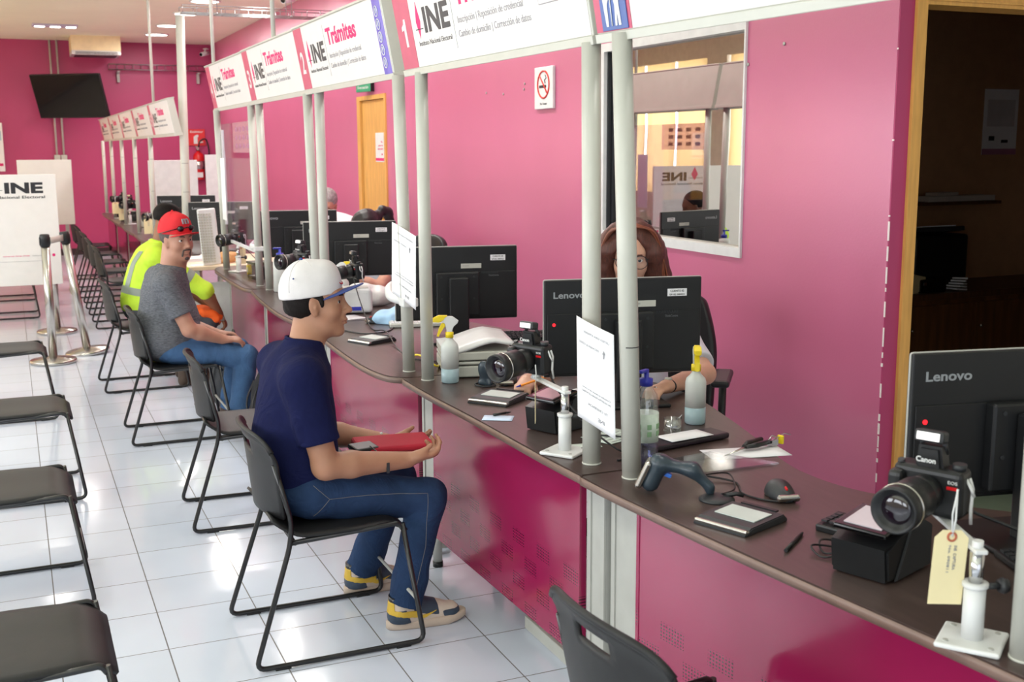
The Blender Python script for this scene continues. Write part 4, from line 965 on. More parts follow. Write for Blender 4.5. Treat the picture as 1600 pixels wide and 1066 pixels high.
# bags on the floor against the counter
for x, y, s, rgb, lb in ((1.20,7.16,(.13,.17,.24),(62,64,68),'grey ribbed backpack on the floor by the red-capped man\'s knee'),(1.24,6.22,(.10,.15,.22),(22,22,26),'black bag on the floor against the counter front')):
    o = thing('backpack', (x,y,0), 0, lb, 'bag'); B = Body((-.25,-.3,-.01),(.25,.3,.62),.008); B.ell((0,0,s[2]*.95),s,None,.02).ell((-.06,0,s[2]*.6),(s[0]*.7,s[1]*.8,s[2]*.5),None,.03).folds(.006,40,8,(1,.3,1)).keep((0,0,0),(0,0,1)); mt = M('bag_cloth_%d'%rgb[0], rgb, .8, var=.15); B.mesh('bag_body', mt, o)
    mb = MB(); mb.tube(fillet([(.02,-.04,s[2]*1.85),(.02,-.03,s[2]*2.1),(.02,.03,s[2]*2.1),(.02,.04,s[2]*1.85)],.02), .007, 8); mb.build('handle', m_black, o)
    for q in (-1,1): mb = MB(); mb.tube(fillet([(-s[0]*.7,q*.06,s[2]*1.6),(-s[0]*1.15,q*.08,s[2]*1.1),(-s[0]*1.0,q*.09,s[2]*.35)],.05), .012, 8, flat=.4); mb.build('strap', m_black, o)

# ---------------------------------------------------------------- left side: white boards, belt posts
def board(x0, x1, y, z0, z1, label, legs=(), txt=False):
    t = thing('partition_board', (x0,y,0), 0, label, 'board'); W = x1-x0
    mb = MB(); mb.box2((0,-.012,z0),(W,.012,z1),.003); mb.build('panel', M('white_board_panel',(226,222,216),.45,var=.02), t)
    for lx in legs: mb = MB(); mb.box2((lx-x0-.02,.014,0.0),(lx-x0+.02,.05,z0+.25)); mb.box2((lx-x0-.02,-.2,0.0),(lx-x0+.02,.25,.03)); mb.build('leg', m_grey, t)
    if txt:
        F = lambda x, z: frame((x-x0,-.0125,z),(1,0,0),(0,0,1))
        mb = MB(); mb.prism([(-.04,0),(0,.075),(.04,0),(.012,-.045),(0,-.06),(-.012,-.045)],0,.001,F(-.135,1.345)); mb.build('emblem', m_pinkink, t)
        mb = MB(); mb.box2((-.23-x0,-.0135,1.305),(-.055-x0,-.0125,1.309)); mb.build('emblem_line', m_ink, t)
        fit_text('INE', .285, .078, m_ink, F(-.040,1.285), t, 'lettering', .045)
        fit_text('Instituto Nacional Electoral', .54, .022, m_ink, F(-.285,1.240), t, 'lettering', .012)
        fit_text('www.ine.mx', .20, .013, m_pinkink, F(-.09,.775), t); fit_text('Centro de atención', .14, .010, m_greyink, F(.13,.775), t)
        mb = MB(); mb.box2((-x0-.5,-.0135,.735),(W-.12,-.0125,.7365)); mb.build('printed_line', m_greyink, t)
        mb = MB(); mb.cyl((W-.055,-.012,.780),(W-.055,-.014,.780),.012); mb.build('printed_dot', m_pinkink, t)
    return t
board(-.75,.345,10.0,.54,1.43,'white partition board with black INE lettering at the left edge',(.225,-.62),True)
board(-.3,.45,13.0,.24,1.0,'lower white board sticking out behind the lettered partition board',(.36,))
board(.09,.66,14.0,.78,1.51,'plain white board standing behind the lettered one, nearer the back wall',(.575,))
def stanchion(x, y, label, lean=0):
    t = thing('belt_post', (x,y,0), 0, label, 'post', 'chrome belt posts'); t.rotation_euler.y = lean
    mb = MB(); mb.lathe([(.001,0),(.165,.0),(.172,.006),(.172,.022),(.165,.030),(.05,.044),(.032,.052),(.001,.052)], n=40); b = mb.build('base', m_steel, t)
    mb = MB(); mb.cyl((0,0,.045),(0,0,.90),.032); mb.build('tube', m_steel, t)
    mb = MB(); mb.lathe([(.001,.90),(.036,.90),(.036,.985),(.030,.992),(.001,.992)]); mb.box((.034,0,.94),(.012,.03,.06)).box((-.034,0,.94),(.012,.03,.06)); mb.build('head', m_black, t)
    return t
stanchion(.215,9.36,'upright chrome belt post left of the leaning one'); stanchion(.485,9.70,'chrome belt post leaning to the left beside the upright one',-.12)
stanchion(.30,10.9,'third chrome belt post, mostly hidden behind the front pair')
bt = thing('retractable_belt', (.215,9.36,.915), 0, 'cream belt stretched between the two front belt posts', 'belt'); mb = MB(); mb.grid(lambda u,v: Vector((.036+.108*u,.03+.27*u,.05*v)), 4, 1, .002); mb.build('webbing', m_cream, bt)

# ---------------------------------------------------------------- back wall and ceiling fittings
tv = thing('television', None, 0, 'black flat television hung near the ceiling on the back wall, tilted forward', 'television', mat=frame((.50,18.72,2.08),(.82,-.573,0),Vector((0,0,1))+Vector((-.573,-.82,0))*.36))
mb = MB(); mb.box2((0,0,-.045),(1.13,.66,0),.008); mb.build('casing', m_black, tv)
mb = MB(); mb.box2((.012,.02,0),(1.118,.65,.002)); bpy.context.view_layer.update(); mb.build('screen', M('screen_glass',(6,6,7),.06), tv)
mb = MB(); mb.box2((.45,.2,-.10),(.70,.45,-.045)); mb.tube([(.57,.33,-.1),(.57,.36,-.28),tv.matrix_world.inverted() @ Vector((1.05,18.99,2.42))],.02).box(tv.matrix_world.inverted() @ Vector((1.05,18.985,2.42)),(.2,.2,.05)); mb.build('wall_bracket', m_black, tv)
for x, lb in ((.70,'left of the two white conduits running down behind the television'),(.80,'right of the two white conduits running down behind the television')):
    o = thing('conduit', (x,18.965,1.47), 0, lb, 'pipe', 'wall conduits'); mb = MB(); mb.cyl((0,0,.06),(0,0,1.78),.014); mb.build('pipe', m_cream, o); mb = MB(); mb.box((0,0,.02),(.085,.05,.10),None,.004); mb.build('outlet_box', m_cream, o)
o = thing('ceiling_air_conditioner', (1.29,18.35,2.98), 0, 'white air conditioner hanging under the ceiling above the television', 'air conditioner')
mb = MB(); mb.prism([(-.33,.06),(-.33,.27),(.35,.27),(.35,.06)],0,.60,Matrix.Translation((0,.3,0)) @ Matrix.Rotation(PI/2,4,'X')); mb.build('body', M('ivory_plastic',(232,214,170),.5), o)
mb = MB(); mb.box2((-.33,-.30,.0),(.35,.30,.06),.01); f = mb.build('grille_panel', m_white, o); mb = MB(); [mb.box2((-.28,-.305,.008+.010*i),(.30,-.30,.012+.010*i)) for i in range(4)]; mb.box2((-.28,-.22,-.006),(.30,.2,0)); mb.build('louvre', m_dark, f)
m_wire = M('galvanised_wire', (170,168,170), .35, 1)
def tray(a, b, label, w=.20, h=.06):
    a, b = Vector(a), Vector(b); d = (b-a).normalized(); s = d.cross(Vector((0,0,1))); L = (b-a).length; t = thing('wire_cable_tray', a, 0, label, 'cable tray', 'wire cable trays')
    mb = MB()
    for o_, z in ((-w/2,h),(-w/2,0),(-w/6,0),(w/6,0),(w/2,0),(w/2,h)): mb.cyl(s*o_+Vector((0,0,z)), s*o_+d*L+Vector((0,0,z)), .004, 6)
    mb.build('long_wires', m_wire, t); mb = MB()
    for i in range(int(L/.12)+1): c = d*(.12*i); mb.tube([c-s*w/2+Vector((0,0,h)), c-s*w/2, c+s*w/2, c+s*w/2+Vector((0,0,h))], .003, 5)
    mb.build('cross_wires', m_wire, t); return t
tray((1.52,18.90,2.83),(3.0,18.90,2.83),'wire cable tray fixed along the back wall right of the television',.14,.08)
for x in (1.66,2.86): o = thing('tray_bracket', (x,18.96,2.64), 0, 'small wall bracket under the back wall cable tray', 'bracket', 'wall tray brackets'); mb = MB(); mb.box2((-.02,-.02,0),(.02,.03,.16)).box2((-.02,-.14,.15),(.02,.03,.165)); mb.build('bracket_arm', m_grey, o)
tray((1.46,10.45,2.78),(3.07,10.45,2.78),'wire cable tray running from the tall column to the right wall')
tray((2.2,7.9,2.98),(3.05,7.9,2.98),'nearer wire cable tray high above the number 2 sign',.2)
for x in (1.75,2.4): o = thing('tray_hanger', (x,10.45,2.78), 0, 'thin drop rod holding the cable tray at the column', 'rod', 'cable tray hangers'); mb = MB(); mb.cyl((0,-.11,0),(0,-.11,.47),.004,8).cyl((0,.11,0),(0,.11,.47),.004,8).cyl((0,-.12,0),(0,.12,0),.006,8); mb.build('rods', m_wire, o)
m_lamp = M('lamp_diffuser', (255,252,244), .4, emit=9)
for x, y, lb in ((2.14,13.4,'round ceiling lamp nearest to the camera, cut by the top edge'),(2.13,14.7,'second round ceiling lamp from the top edge'),(2.10,16.2,'third round ceiling lamp from the top edge'),(2.09,17.5,'round ceiling lamp closest to the back wall'),
                 (2.14,10.6,'round ceiling lamp above the counters, out of the photo'),(2.14,8.0,'round ceiling lamp above the counters, out of the photo'),(2.14,5.2,'round ceiling lamp above the counters, out of the photo'),(2.14,2.4,'round ceiling lamp above the counters, out of the photo')):
    o = thing('ceiling_lamp', (x,y,ZC), 0, lb, 'lamp', 'round ceiling lamps'); mb = MB(); mb.lathe([(.17,0),(.17,-.012),(.15,-.016),(.15,0)],n=36); mb.build('trim_ring', m_white, o); mb = MB(); mb.lathe([(.001,-.013),(.15,-.013),(.15,-.008),(.001,-.008)],n=36); mb.build('diffuser', m_lamp, o)
o = thing('spot_fixture', (.71,16.65,ZC), 0, 'rectangular ceiling fixture with three square spots', 'lamp'); mb = MB(); mb.box2((-.29,-.09,-.03),(.27,.09,0),.004); mb.build('housing', M('lilac_grey_metal',(190,182,206),.4), o)
for i in range(3): mb = MB(); mb.box2((-.26+.195*i,-.06,-.034),(-.26+.195*i+.12,.06,-.030)); mb.build('lens', m_lamp, o)
def cctv(x, y, z, label, sx=1):
    o = thing('security_camera', (x,y,z), 0, label, 'camera', 'wall security cameras'); mb = MB(); mb.lathe([(.045,0),(.045,.012),(.02,.02)],axis=(0,0,1)); mb.cyl((0,0,0),(-.04*sx,-.03,-.06),.012); mb.build('mount', m_white, o)
    mb = MB(); mb.tube([(.04*sx,.03,-.05),(-.09*sx,-.08,-.085)], .032, 16); mb.build('housing', m_white, o); mb = MB(); mb.tube([(-.088*sx,-.078,-.085),(-.094*sx,-.084,-.087)], .025, 16); mb.build('lens', m_blackgl, o)
cctv(2.98,18.8,3.16,'white security camera in the corner where the back wall meets the right wall'); cctv(2.75,11.9,3.18,'white security camera under the ceiling above the number 3 sign')
# fire extinguisher and its sign
fs = thing('extinguisher_sign', (2.80,18.985,1.67), 0, 'red and white sign above the fire extinguisher', 'sign'); mb = MB(); mb.box2((-.13,-.006,0),(.13,.01,.26),.003); mb.build('plate', M('red_sign',(214,50,54),.4), fs)
fit_text('Extintor', .20, .032, m_white, frame((-.10,-.0065,.205),(1,0,0),(0,0,1)), fs, 'lettering', .02); 
mb = MB(); mb.prism([(-.05,.03),(.01,.03),(.01,.13),(.03,.15),(.02,.175),(-.02,.165),(-.05,.14)],0,.001,frame((0,-.0065,0),(1,0,0),(0,0,1))); mb.prism([(.04,.04),(.10,.05),(.09,.07),(.04,.06)],0,.001,frame((0,-.0065,0),(1,0,0),(0,0,1))); mb.build('pictogram', m_white, fs)
fe = thing('fire_extinguisher', (2.80,18.905,1.13), 0, 'red fire extinguisher with black hose and horn on the back wall', 'fire extinguisher')
mb = MB(); mb.lathe([(.001,0),(.07,0),(.085,.01),(.085,.36),(.07,.41),(.03,.44),(.025,.47),(.001,.47)],n=28); mb.build('cylinder', m_red, fe)
mb = MB(); mb.lathe([(.0865,.17),(.0865,.30)],n=28); mb.build('silver_label', m_steel, fe); mb = MB(); mb.box((.0,-.086,.08),(.09,.004,.08)); mb.build('white_label', m_white, fe)
mb = MB(); mb.cyl((0,0,.46),(0,0,.50),.028).box((-.02,-.03,.52),(.05,.12,.015),rot(x=12)).box((-.02,-.03,.495),(.04,.10,.012)); mb.build('valve_handle', m_steel, fe)
mb = MB(); mb.tube(fillet([(.0,0,.49),(.03,0,.62),(.13,0,.66),(.17,0,.50),(.165,0,.33)],.08,6), .012, 10); mb.build('hose', m_black, fe); mb = MB(); mb.cyl((.165,0,.34),(.165,0,.02),.038,20,.052); mb.build('horn', m_black, fe)
o = thing('wall_poster', (-.28,18.985,1.30), 0, 'pale blue and white poster at the left edge on the back wall', 'poster'); mb = MB(); mb.box2((-.2,-.006,0),(.24,.0,.72)); mb.build('sheet', m_paper, o)
mb = MB(); mb.box2((-.18,-.008,.46),(.22,-.006,.60)); mb.build('blue_panel', M('pale_blue_print',(180,206,216),.6), o); mb = MB(); mb.box2((-.18,-.008,.08),(.22,-.006,.12)); mb.build('magenta_band', m_pinkink, o); mb = MB(); [mb.box2((-.16,-.008,.20+.05*i),(.16,-.006,.215+.05*i)) for i in range(5)]; mb.build('text_lines', m_greyink, o)

# signs on the right wall
FW = lambda y, z, d=0: frame((XW-.001-d,y,z),(0,-1,0),(0,0,1))
ns = thing('no_smoking_sign', None, 0, 'white no smoking sign on the pink wall left of the window', 'sign', mat=FW(6.66,1.86,.02))
mb = MB(); mb.box2((0,0,-.02),(.265,.255,0),.004); mb.build('plate', m_white, ns)
mb = MB(); mb.tube([(.135+.082*math.cos(a),.148+.082*math.sin(a),.001) for a in [2*PI*i/36 for i in range(36)]], .0055, 6, True); mb.tube([(.135-.056,.148+.056,.001),(.135+.056,.148-.056,.001)],.005,6); mb.build('red_ring', M('sign_red',(214,48,36),.4), ns)
mb = MB(); mb.box2((.075,.128,0),(.150,.144,.002)); mb.box2((.156,.128,0),(.172,.144,.002)); mb.tube([(.16,.155,.001),(.15,.175,.001),(.175,.185,.001),(.160,.205,.001)],.003,5); mb.build('cigarette', m_ink, ns); fit_text('No Fumar', .10, .014, m_ink, frame((.085,.025,.0005),(1,0,0),(0,1,0)), ns)
ds = thing('door_notice', None, 0, 'white notice with magenta print on the oak door', 'sign', mat=FW(10.18,1.50,-.003)); mb = MB(); mb.box2((0,0,-.006),(.25,.26,0)); mb.build('plate', m_white, ds); mb = MB(); mb.box2((0,.01,0),(.25,.035,.001)); mb.build('magenta_band', m_pinkink, ds)
for s, y, w in (('No',.17,.05),('pasar sin',.14,.13),('autorización',.11,.15),('INE',.06,.04)): fit_text(s, w, .016, m_pinkink, frame((.22-w,y,.0005),(1,0,0),(0,1,0)), ds)
ex = thing('exit_sign', None, 0, 'small green sign above the oak door', 'sign', mat=frame((XW-.10,10.42,2.13),(.25,-1,0),(0,0,1))); mb = MB(); mb.box2((0,0,-.03),(.26,.20,0),.004); mb.build('plate', M('green_sign',(36,142,104),.4), ex); mb = MB(); mb.box2((.262,0,-.04),(.266,.2,.0)); mb.build('dark_edge', m_black, ex)
fit_text('Ruta', .11, .026, m_white, frame((.08,.075,.001),(1,0,0),(0,1,0)), ex); fit_text('Evacuación', .19, .026, m_white, frame((.035,.028,.001),(1,0,0),(0,1,0)), ex); mb = MB(); mb.prism([(.11,.115),(.15,.115),(.15,.15),(.17,.15),(.13,.19),(.09,.15),(.11,.15)],.0005,.0015); mb.build('arrow', m_white, ex)
for y, z in ((4.14,2.06),(4.40,1.99),(7.5,2.0),(7.2,1.98),(6.85,2.03),(6.5+.36,1.995)):
    o = thing('wall_plug', (XW-.002,y,z), 0, 'small empty wall plug in the pink wall', 'wall plug', 'empty wall plugs'); mb = MB(); mb.lathe([(.003,0),(.008,0),(.008,.003),(.003,.003)],axis=(-1,0,0),n=10); mb.build('ring', m_grey, o)
# white screens by the far counters
for x0, x1, y, lb in ((1.42,1.95,13.3,'tall white screen standing behind the far counters, left one'),(1.98,2.20,12.9,'narrow white screen standing behind the far counters, right one')):
    o = thing('white_screen', (x0,y,0), 0, lb, 'screen'); mb = MB(); mb.box2((0,0,.7305),(x1-x0,.02,1.50 if x0 < 1.5 else 1.56),.003); mb.build('panel', m_white, o)
    if x0 > 1.5: mb = MB(); mb.box2((.10,.02,0),(.13,.05,1.2)); mb.build('post', m_white, o)
# split air conditioner on the left wall (seen in the window reflection)
o = thing('wall_air_conditioner', (WX,14.25,2.28), 0, 'white split air conditioner on the wall, seen in the window reflection', 'air conditioner'); mb = MB(); mb.prism([(0,0),(.20,.03),(.22,.12),(.20,.27),(0,.29)],-.45,.45,Matrix.Rotation(PI/2,4,'X')); mb.build('casing', m_white, o); mb = MB(); mb.box2((.195,-.43,.04),(.215,.43,.06)); mb.build('louvre', m_grey, o)
# ---------------------------------------------------------------- things on the counters
CT = .7505
def monitor(x, y, rz, label, logo=True, sticker=True, led=False, w=.565, z=CT, stand=True, h=.335, zb=.095):
    t = thing('computer_monitor', (x,y,z), rz, label, 'monitor', 'black all-in-one computers on the counters')
    mb = MB(); mb.box2((-w/2,0,zb),(w/2,.022,zb+h),.004); mb.build('panel_back', m_black, t)
    mb = MB(); mb.tube(fillet([(-w/2,.012,zb),(w/2,.012,zb),(w/2,.012,zb+h),(-w/2,.012,zb+h)],.006,3,True),.0028,6,True); mb.build('rim', m_grey, t)
    mb = MB(); mb.box2((-w/2+.006,.022,zb+.01),(w/2-.006,.0235,zb+h-.006)); mb.build('screen', M('lit_screen',(120,140,160),.2,emit=.4), t)
    mb = MB(); mb.box2((-.10,-.035,zb+.02),(.10,0,zb+h*.66),.006); mb.box2((-w/2+.01,-.004,zb+.01),(w/2-.01,0,zb+h*.655),.002); cv = mb.build('rear_cover', m_black, t)
    mb = MB(); [mb.box((.115+.006*i,-.005,zb+h*.64),(.003,.003,.012),rot(y=25)) for i in range(14)]; mb.build('vents', m_dark, cv)
    mb = MB(); [mb.cyl((sx*.075,-.036,zz),(sx*.075,-.038,zz),.005,12) for sx in (-1,1) for zz in (zb+.20,zb+.10)]; mb.build('screws', m_dark, cv)
    mb = MB(); mb.box2((-.045,-.075,.01),(.045,-.035,zb+.20),.006); mb.build('stand_neck', m_black, t)
    mb = MB(); mb.box2((-.13,-.14,0),(.13,.09,.012),.004); mb.build('stand_base', m_black, t)
    F = lambda a, b, d=-.0045: frame((a,d,b),(1,0,0),(0,0,1))
    if logo: fit_text('Lenovo', .112, .021, M('logo_grey',(150,154,158),.35), F(-w/2+.032,zb+h-.062,-.0008), t, 'lettering', .02)
    fit_text('ThinkCentre', .048, .008, M('logo_dim',(110,112,116),.4), F(w/2-.135,zb+h-.138), t, 'lettering')
    if sticker:
        mb = MB(); mb.box2((w/2-.125,-.0016,zb+h-.066),(w/2-.055,0,zb+h-.040)); st = mb.build('asset_sticker', m_paper, t)
        fit_text('CLIENTE 02', .05, .007, m_ink, F(w/2-.115,zb+h-.051,-.0018), st); fit_text('09182 080021', .055, .006, m_ink, F(w/2-.118,zb+h-.063,-.0018), st)
        mb = MB(); mb.box2((.02,-.0016,zb+h-.100),(.115,0,zb+h-.078),.0005); st = mb.build('white_label', m_cream, t); fit_text('HP 2201093', .03, .005, m_greyink, F(.028,zb+h-.091,-.0018), st)
    if led: mb = MB(); mb.cyl((-w/2+.033,-.0045,zb+h*.545),(-w/2+.033,-.006,zb+h*.545),.0055,16); mb.build('red_light', m_led, t)
    return t
R12 = math.radians(-12)
monitor(2.052,1.825,R12,'black computer monitor at the right edge with a large grey brand word and red light',led=True)
monitor(1.915,3.42,R12,'black computer monitor in front of the glasses woman, two white poles before it',led=True)
monitor(1.85,4.87,R12,'black computer monitor behind the nearest spray bottle, white sticker at its upper right',logo=False)
monitor(1.90,6.84,R12,'black computer monitor in front of the woman with the ponytail')
monitor(1.90,8.24,R12,'black computer monitor in front of the grey-haired man')
monitor(1.70,10.3,R12,'black computer monitor behind the light wood desk',z=.7305)
monitor(1.62,11.9,R12,'black computer monitor on the far counters, second from the desk',z=.7305)

def photo_camera(loc, ang, label, pitch=0, flash=True, s=1.0, strap=True):
    # lens looks along local +X
    t = thing('photo_camera', loc, 0, label, 'camera', 'black photo cameras on the counters'); t.rotation_euler = (0,math.radians(pitch),ang)
    S = Matrix.Scale(s,4)
    mb = MB(); mb.box((0,0,0),(.055,.135,.095),None,.012,3); mb.box((.02,-.055,-.005),(.055,.032,.085),None,.012,3); mb.prism([(-.03,-.035),(.03,-.035),(.022,.030),(-.022,.030)],-.020,.020,Matrix.Translation((0,0,.058)) @ frame((0,0,0),(0,1,0),(0,0,1)),.006); mb.build('camera_body', m_black, t)
    mb = MB(); mb.lathe([(.034,.026),(.036,.04),(.036,.06),(.0335,.062),(.0335,.068),(.041,.072),(.041,.125),(.0385,.128),(.0385,.135),(.044,.138),(.044,.168),(.040,.170),(.037,.158),(.001,.150)],axis=(1,0,0),n=36); ln = mb.build('lens', m_black, t)
    mb = MB(); mb.lathe([(.0405,.1345),(.0455,.136),(.0455,.139),(.0405,.1405)],axis=(1,0,0),n=36); mb.build('silver_ring', m_steel, ln)
    mb = MB(); mb.lathe([(.033,.151),(.028,.157),(.015,.161),(.001,.162)],axis=(1,0,0),n=28); mb.build('front_glass', M('coated_glass',(26,16,26),.04,coat=1), ln)
    mb = MB(); mb.cyl((0,.052,.046),(0,.052,.058),.013,18); mb.build('dial', m_dark, t); mb = MB(); mb.cyl((.012,-.056,.044),(.014,-.056,.052),.007,14); mb.build('shutter_button', m_dark, t)
    if flash:
        mb = MB(); mb.tube([(-.010,-.022,.070),(.004,-.022,.100)],.005,8).tube([(-.010,.022,.070),(.004,.022,.100)],.005,8); mb.box((.010,0,.106),(.030,.058,.024),rot(y=-12),.006,2); fl = mb.build('flash_head', m_dark, t)
        mb = MB(); mb.box((.026,0,.109),(.003,.044,.015),rot(y=-12)); mb.build('flash_window', m_steel, fl)
    fit_text('Canon', .038, .010, m_white, frame((.0335,-.019,.060),(0,1,0),(0,0,1)), t, 'lettering', .02); fit_text('EOS', .018, .006, m_white, frame((.029,.042,.024),(0,1,0),(0,0,1)), t)
    mb = MB(); mb.box((.0285,.05,.016),(.002,.020,.006)); mb.build('red_badge', m_red, t)
    if strap: mb = MB(); mb.tube([(-.01,.068,.03),(-.012,.074,.01),(-.006,.074,-.03),(-.012,.073,-.06)],.0035,6); mb.tube([(.0,.066,.03),(.004,.078,.012),(-.004,.08,-.002)],.003,6); mb.build('cord_loop', m_white, t)
    t.scale = (s,s,s)
    return t
# ang: heading of the lens
A0 = math.atan2(-.40,-.92)
photo_camera((1.585,1.615,.978), A0, 'large black photo camera at the lower right with a paper tag hanging on it', 2, s=1.0)
photo_camera((1.435,3.13,.990), A0, 'black photo camera on a white stand before the monitor of the glasses woman', 4, s=.98)
photo_camera((1.66,5.86,.985), A0-.4, 'black photo camera just above the cap brim of the young man', 5, s=.9)
photo_camera((1.53,6.55,.985), A0, 'black photo camera behind the white crown of the young man\'s cap', 0, s=1)
photo_camera((1.50,8.40,.985), A0, 'black photo camera in front of the acrylic shield', 4, s=1)
photo_camera((1.35,12.0,.95), A0+.1, 'black photo camera on the far counters behind the yellow-shirted man\'s head', 0, True)
photo_camera((1.33,14.6,.96), A0+.4, 'black photo camera on the far counters, middle one', 0, True)
photo_camera((1.36,15.9,.98), A0, 'farthest black photo camera on the far counters', 0, False)
def camera_stand(x, y, z, top, label, arm=(.05,.12), rz=0, knob=True):
    t = thing('camera_stand', (x,y,z), 0, label, 'stand', 'white camera stands'); H = top-z
    mb = MB(); mb.box((0,0,.005),(.11,.11,.010),rot(z=35+rz),.004,2); p = mb.build('base_plate', m_white, t); mb = MB()
    for a in range(4): q = rot(z=35+rz+90*a) @ Vector((.038,.038,0)); mb.cyl((q.x,q.y,.009),(q.x,q.y,.012),.005,10)
    mb.build('screws', m_grey, p)
    mb = MB(); mb.tube([(0,0,.008),(0,0,H*.64)],.019,20).lathe([(.021,H*.60),(.0225,H*.61),(.0225,H*.65),(.015,H*.655)]); mb.build('lower_tube', m_white, t)
    mb = MB(); mb.cyl((0,0,H*.6),(0,0,H-.004),.0125,18); mb.build('upper_tube', m_chrome, t)
    if knob: mb = MB(); mb.cyl((.018,-.006,H*.60),(.048,-.016,H*.60),.006,10); mb.lathe([(.001,0),(.012,0),(.015,.008),(.012,.016),(.001,.016)],c=(.042,-.014,H*.60),axis=(.95,-.3,0)); mb.build('clamp_knob', m_dark, t)
    mb = MB(); d = Vector((arm[0],arm[1],0)); mb.box(d*.5+Vector((0,0,H)),(d.length+.04,.022,.008),Matrix.Rotation(math.atan2(d.y,d.x),4,'Z'),.002); mb.cyl(d+Vector((0,0,H)),d+Vector((0,0,H+.012)),.014,14); mb.cyl((0,0,H-.002),(0,0,H+.016),.010,12); mb.build('arm', m_white, t)
    return t
camera_stand(1.520,1.432,CT,.925,'white camera stand with square base plate at the lower right',(.075,.165))
camera_stand(1.425,2.885,CT,.932,'white camera stand with dark knob left of the two near poles',(.01,.22))
camera_stand(1.50,6.40,CT,.925,'white camera stand on the counter behind the young man',(.03,.14)); camera_stand(1.47,8.28,CT,.925,'white camera stand by the acrylic shield',(.03,.12))
camera_stand(1.30,11.85,.7305,.89,'white camera stand on the far counters, nearest',(.04,.12)); camera_stand(1.30,15.75,.7305,.92,'white camera stand on the far counters, farthest',(.04,.12)); camera_stand(1.30,14.45,.7305,.90,'white camera stand on the far counters, middle one',(.03,.12))
m_tag = M('manila_card', (236,222,176), .7, var=.03)
def tagcard(loc, rz, label, w=.062, h=.138, swing=0, string=.075):
    t = thing('paper_tag', loc, rz, label, 'tag', 'manila paper tags hanging on the cameras'); t.rotation_euler.y = swing
    mb = MB(); mb.prism([(-w/2,-h),(w/2,-h),(w/2,-.014),(w/2-.014,0),(-w/2+.014,0),(-w/2,-.014)],-.0006,.0006,frame((0,0,-.0),(1,0,0),(0,0,1))); mb.build('card', m_tag, t)
    mb = MB(); mb.tube([(.0075*math.cos(a),-.0008,-.012+.0075*math.sin(a)) for a in [2*PI*i/16 for i in range(16)]],.0022,6,True); mb.build('reinforced_hole', M('copper_red_ring',(176,92,66),.6), t)
    mb = MB(); mb.tube([(0,-.001,-.012),(.003,-.002,.02),(.001,0,string)],.0018,6); mb.tube([(0,-.001,-.012),(-.004,-.002,.03),(.002,0,string)],.0015,6); mb.build('string', m_white, t)
    fit_text('INE  CAPTURA', .045, .005, m_greyink, frame((.006,-.0012,-.028),(0,0,-1),(1,0,0)), t); fit_text('No. 090811', .05, .004, m_greyink, frame((-.004,-.0012,-.028),(0,0,-1),(1,0,0)), t)
    return t
tagcard((1.485,1.458,.957), -.35, 'cream paper tag with copper hole hanging from the large lower right camera', swing=.05)
tagcard((1.405,3.045,.935), 1.1, 'cream paper tags hanging edge-on from the camera before the glasses woman', .05, .125, .02, .05)
tagcard((1.50,5.75,.94), .4, 'cream paper tag hanging from the camera above the cap brim', .055, .12, 0, .03)
tagcard((1.50,8.33,.93), .2, 'white paper tag hanging from the camera by the acrylic shield', .07, .13, 0, .03)
for x, y, z, lb in ((1.22,14.5,.93,'pale tag hanging from the middle far camera'),(1.24,11.9,.94,'pale tag hanging from the nearest far camera'),(1.25,15.8,.94,'pale tag hanging from the farthest camera')): tagcard((x,y,z), .1, lb, .085, .15)

def sig_pad(x, y, rz, label, s=1.0, open_=True):
    t = thing('signature_pad', (x,y,CT), rz, label, 'signature pad', 'black signature pads'); t.scale = (s,s,s)
    mb = MB(); mb.prism([(-.085,.0),(.085,.0),(.085,.006),(.070,.019),(-.060,.016),(-.085,.004)],-.075,.075,frame((0,0,0),(1,0,0),(0,0,1)) ,.0025); mb.build('case', m_dark, t)
    mb = MB(); mb.box((-.074,0,.008),(.018,.148,.010),rot(y=12),.004); mb.build('silver_front', m_steel, t)
    mb = MB(); mb.box((.010,0,.0192),(.072,.112,.002),rot(y=-1.5)); mb.build('display', M('pad_display',(196,206,202),.35), t)
    mb = MB(); mb.box((.078,0,.0195),(.012,.10,.004)); mb.build('pen_slot', m_black, t)
    return t
sig_pad(1.530,2.158,math.radians(20),'dark signature pad with a pale display on the nearest counter',1.0)
sig_pad(1.525,3.610,math.radians(38),'black signature pad beside the desk scanner and nearest grey mouse',1.05)
sig_pad(1.475,4.99,math.radians(25),'signature pad on the counter right behind the young man\'s face',1.0)
def mouse(x, y, rz, label, red=True):
    t = thing('computer_mouse', (x,y,CT), rz, label, 'mouse', 'grey mice on the counters'); B = Body((-.08,-.06,-.005),(.08,.06,.06),.004)
    B.ell((0,0,.004),(.056,.032,.033),None,.0).ell((-.022,0,.006),(.036,.031,.034),None,.02).keep((0,0,0),(0,0,1)); B.mesh('shell', m_dark if red else m_black, t)
    mb = MB(); mb.box((.030,0,.030),(.014,.006,.012),rot(y=20),.003); mb.build('scroll_wheel', m_red if red else m_grey, t)
    mb = MB(); mb.box((.048,.0,.012),(.016,.058,.016),rot(y=35),.005); mb.build('silver_buttons', m_steel, t)
    return t
mouse(1.735,2.275,math.radians(-105),'grey mouse with a red wheel on the nearest counter'); mouse(1.665,3.86,math.radians(-120),'grey mouse with red mark behind the signature pad'); mouse(1.66,5.52,math.radians(180),'dark mouse with red wheel on the counter behind the young man\'s chin')
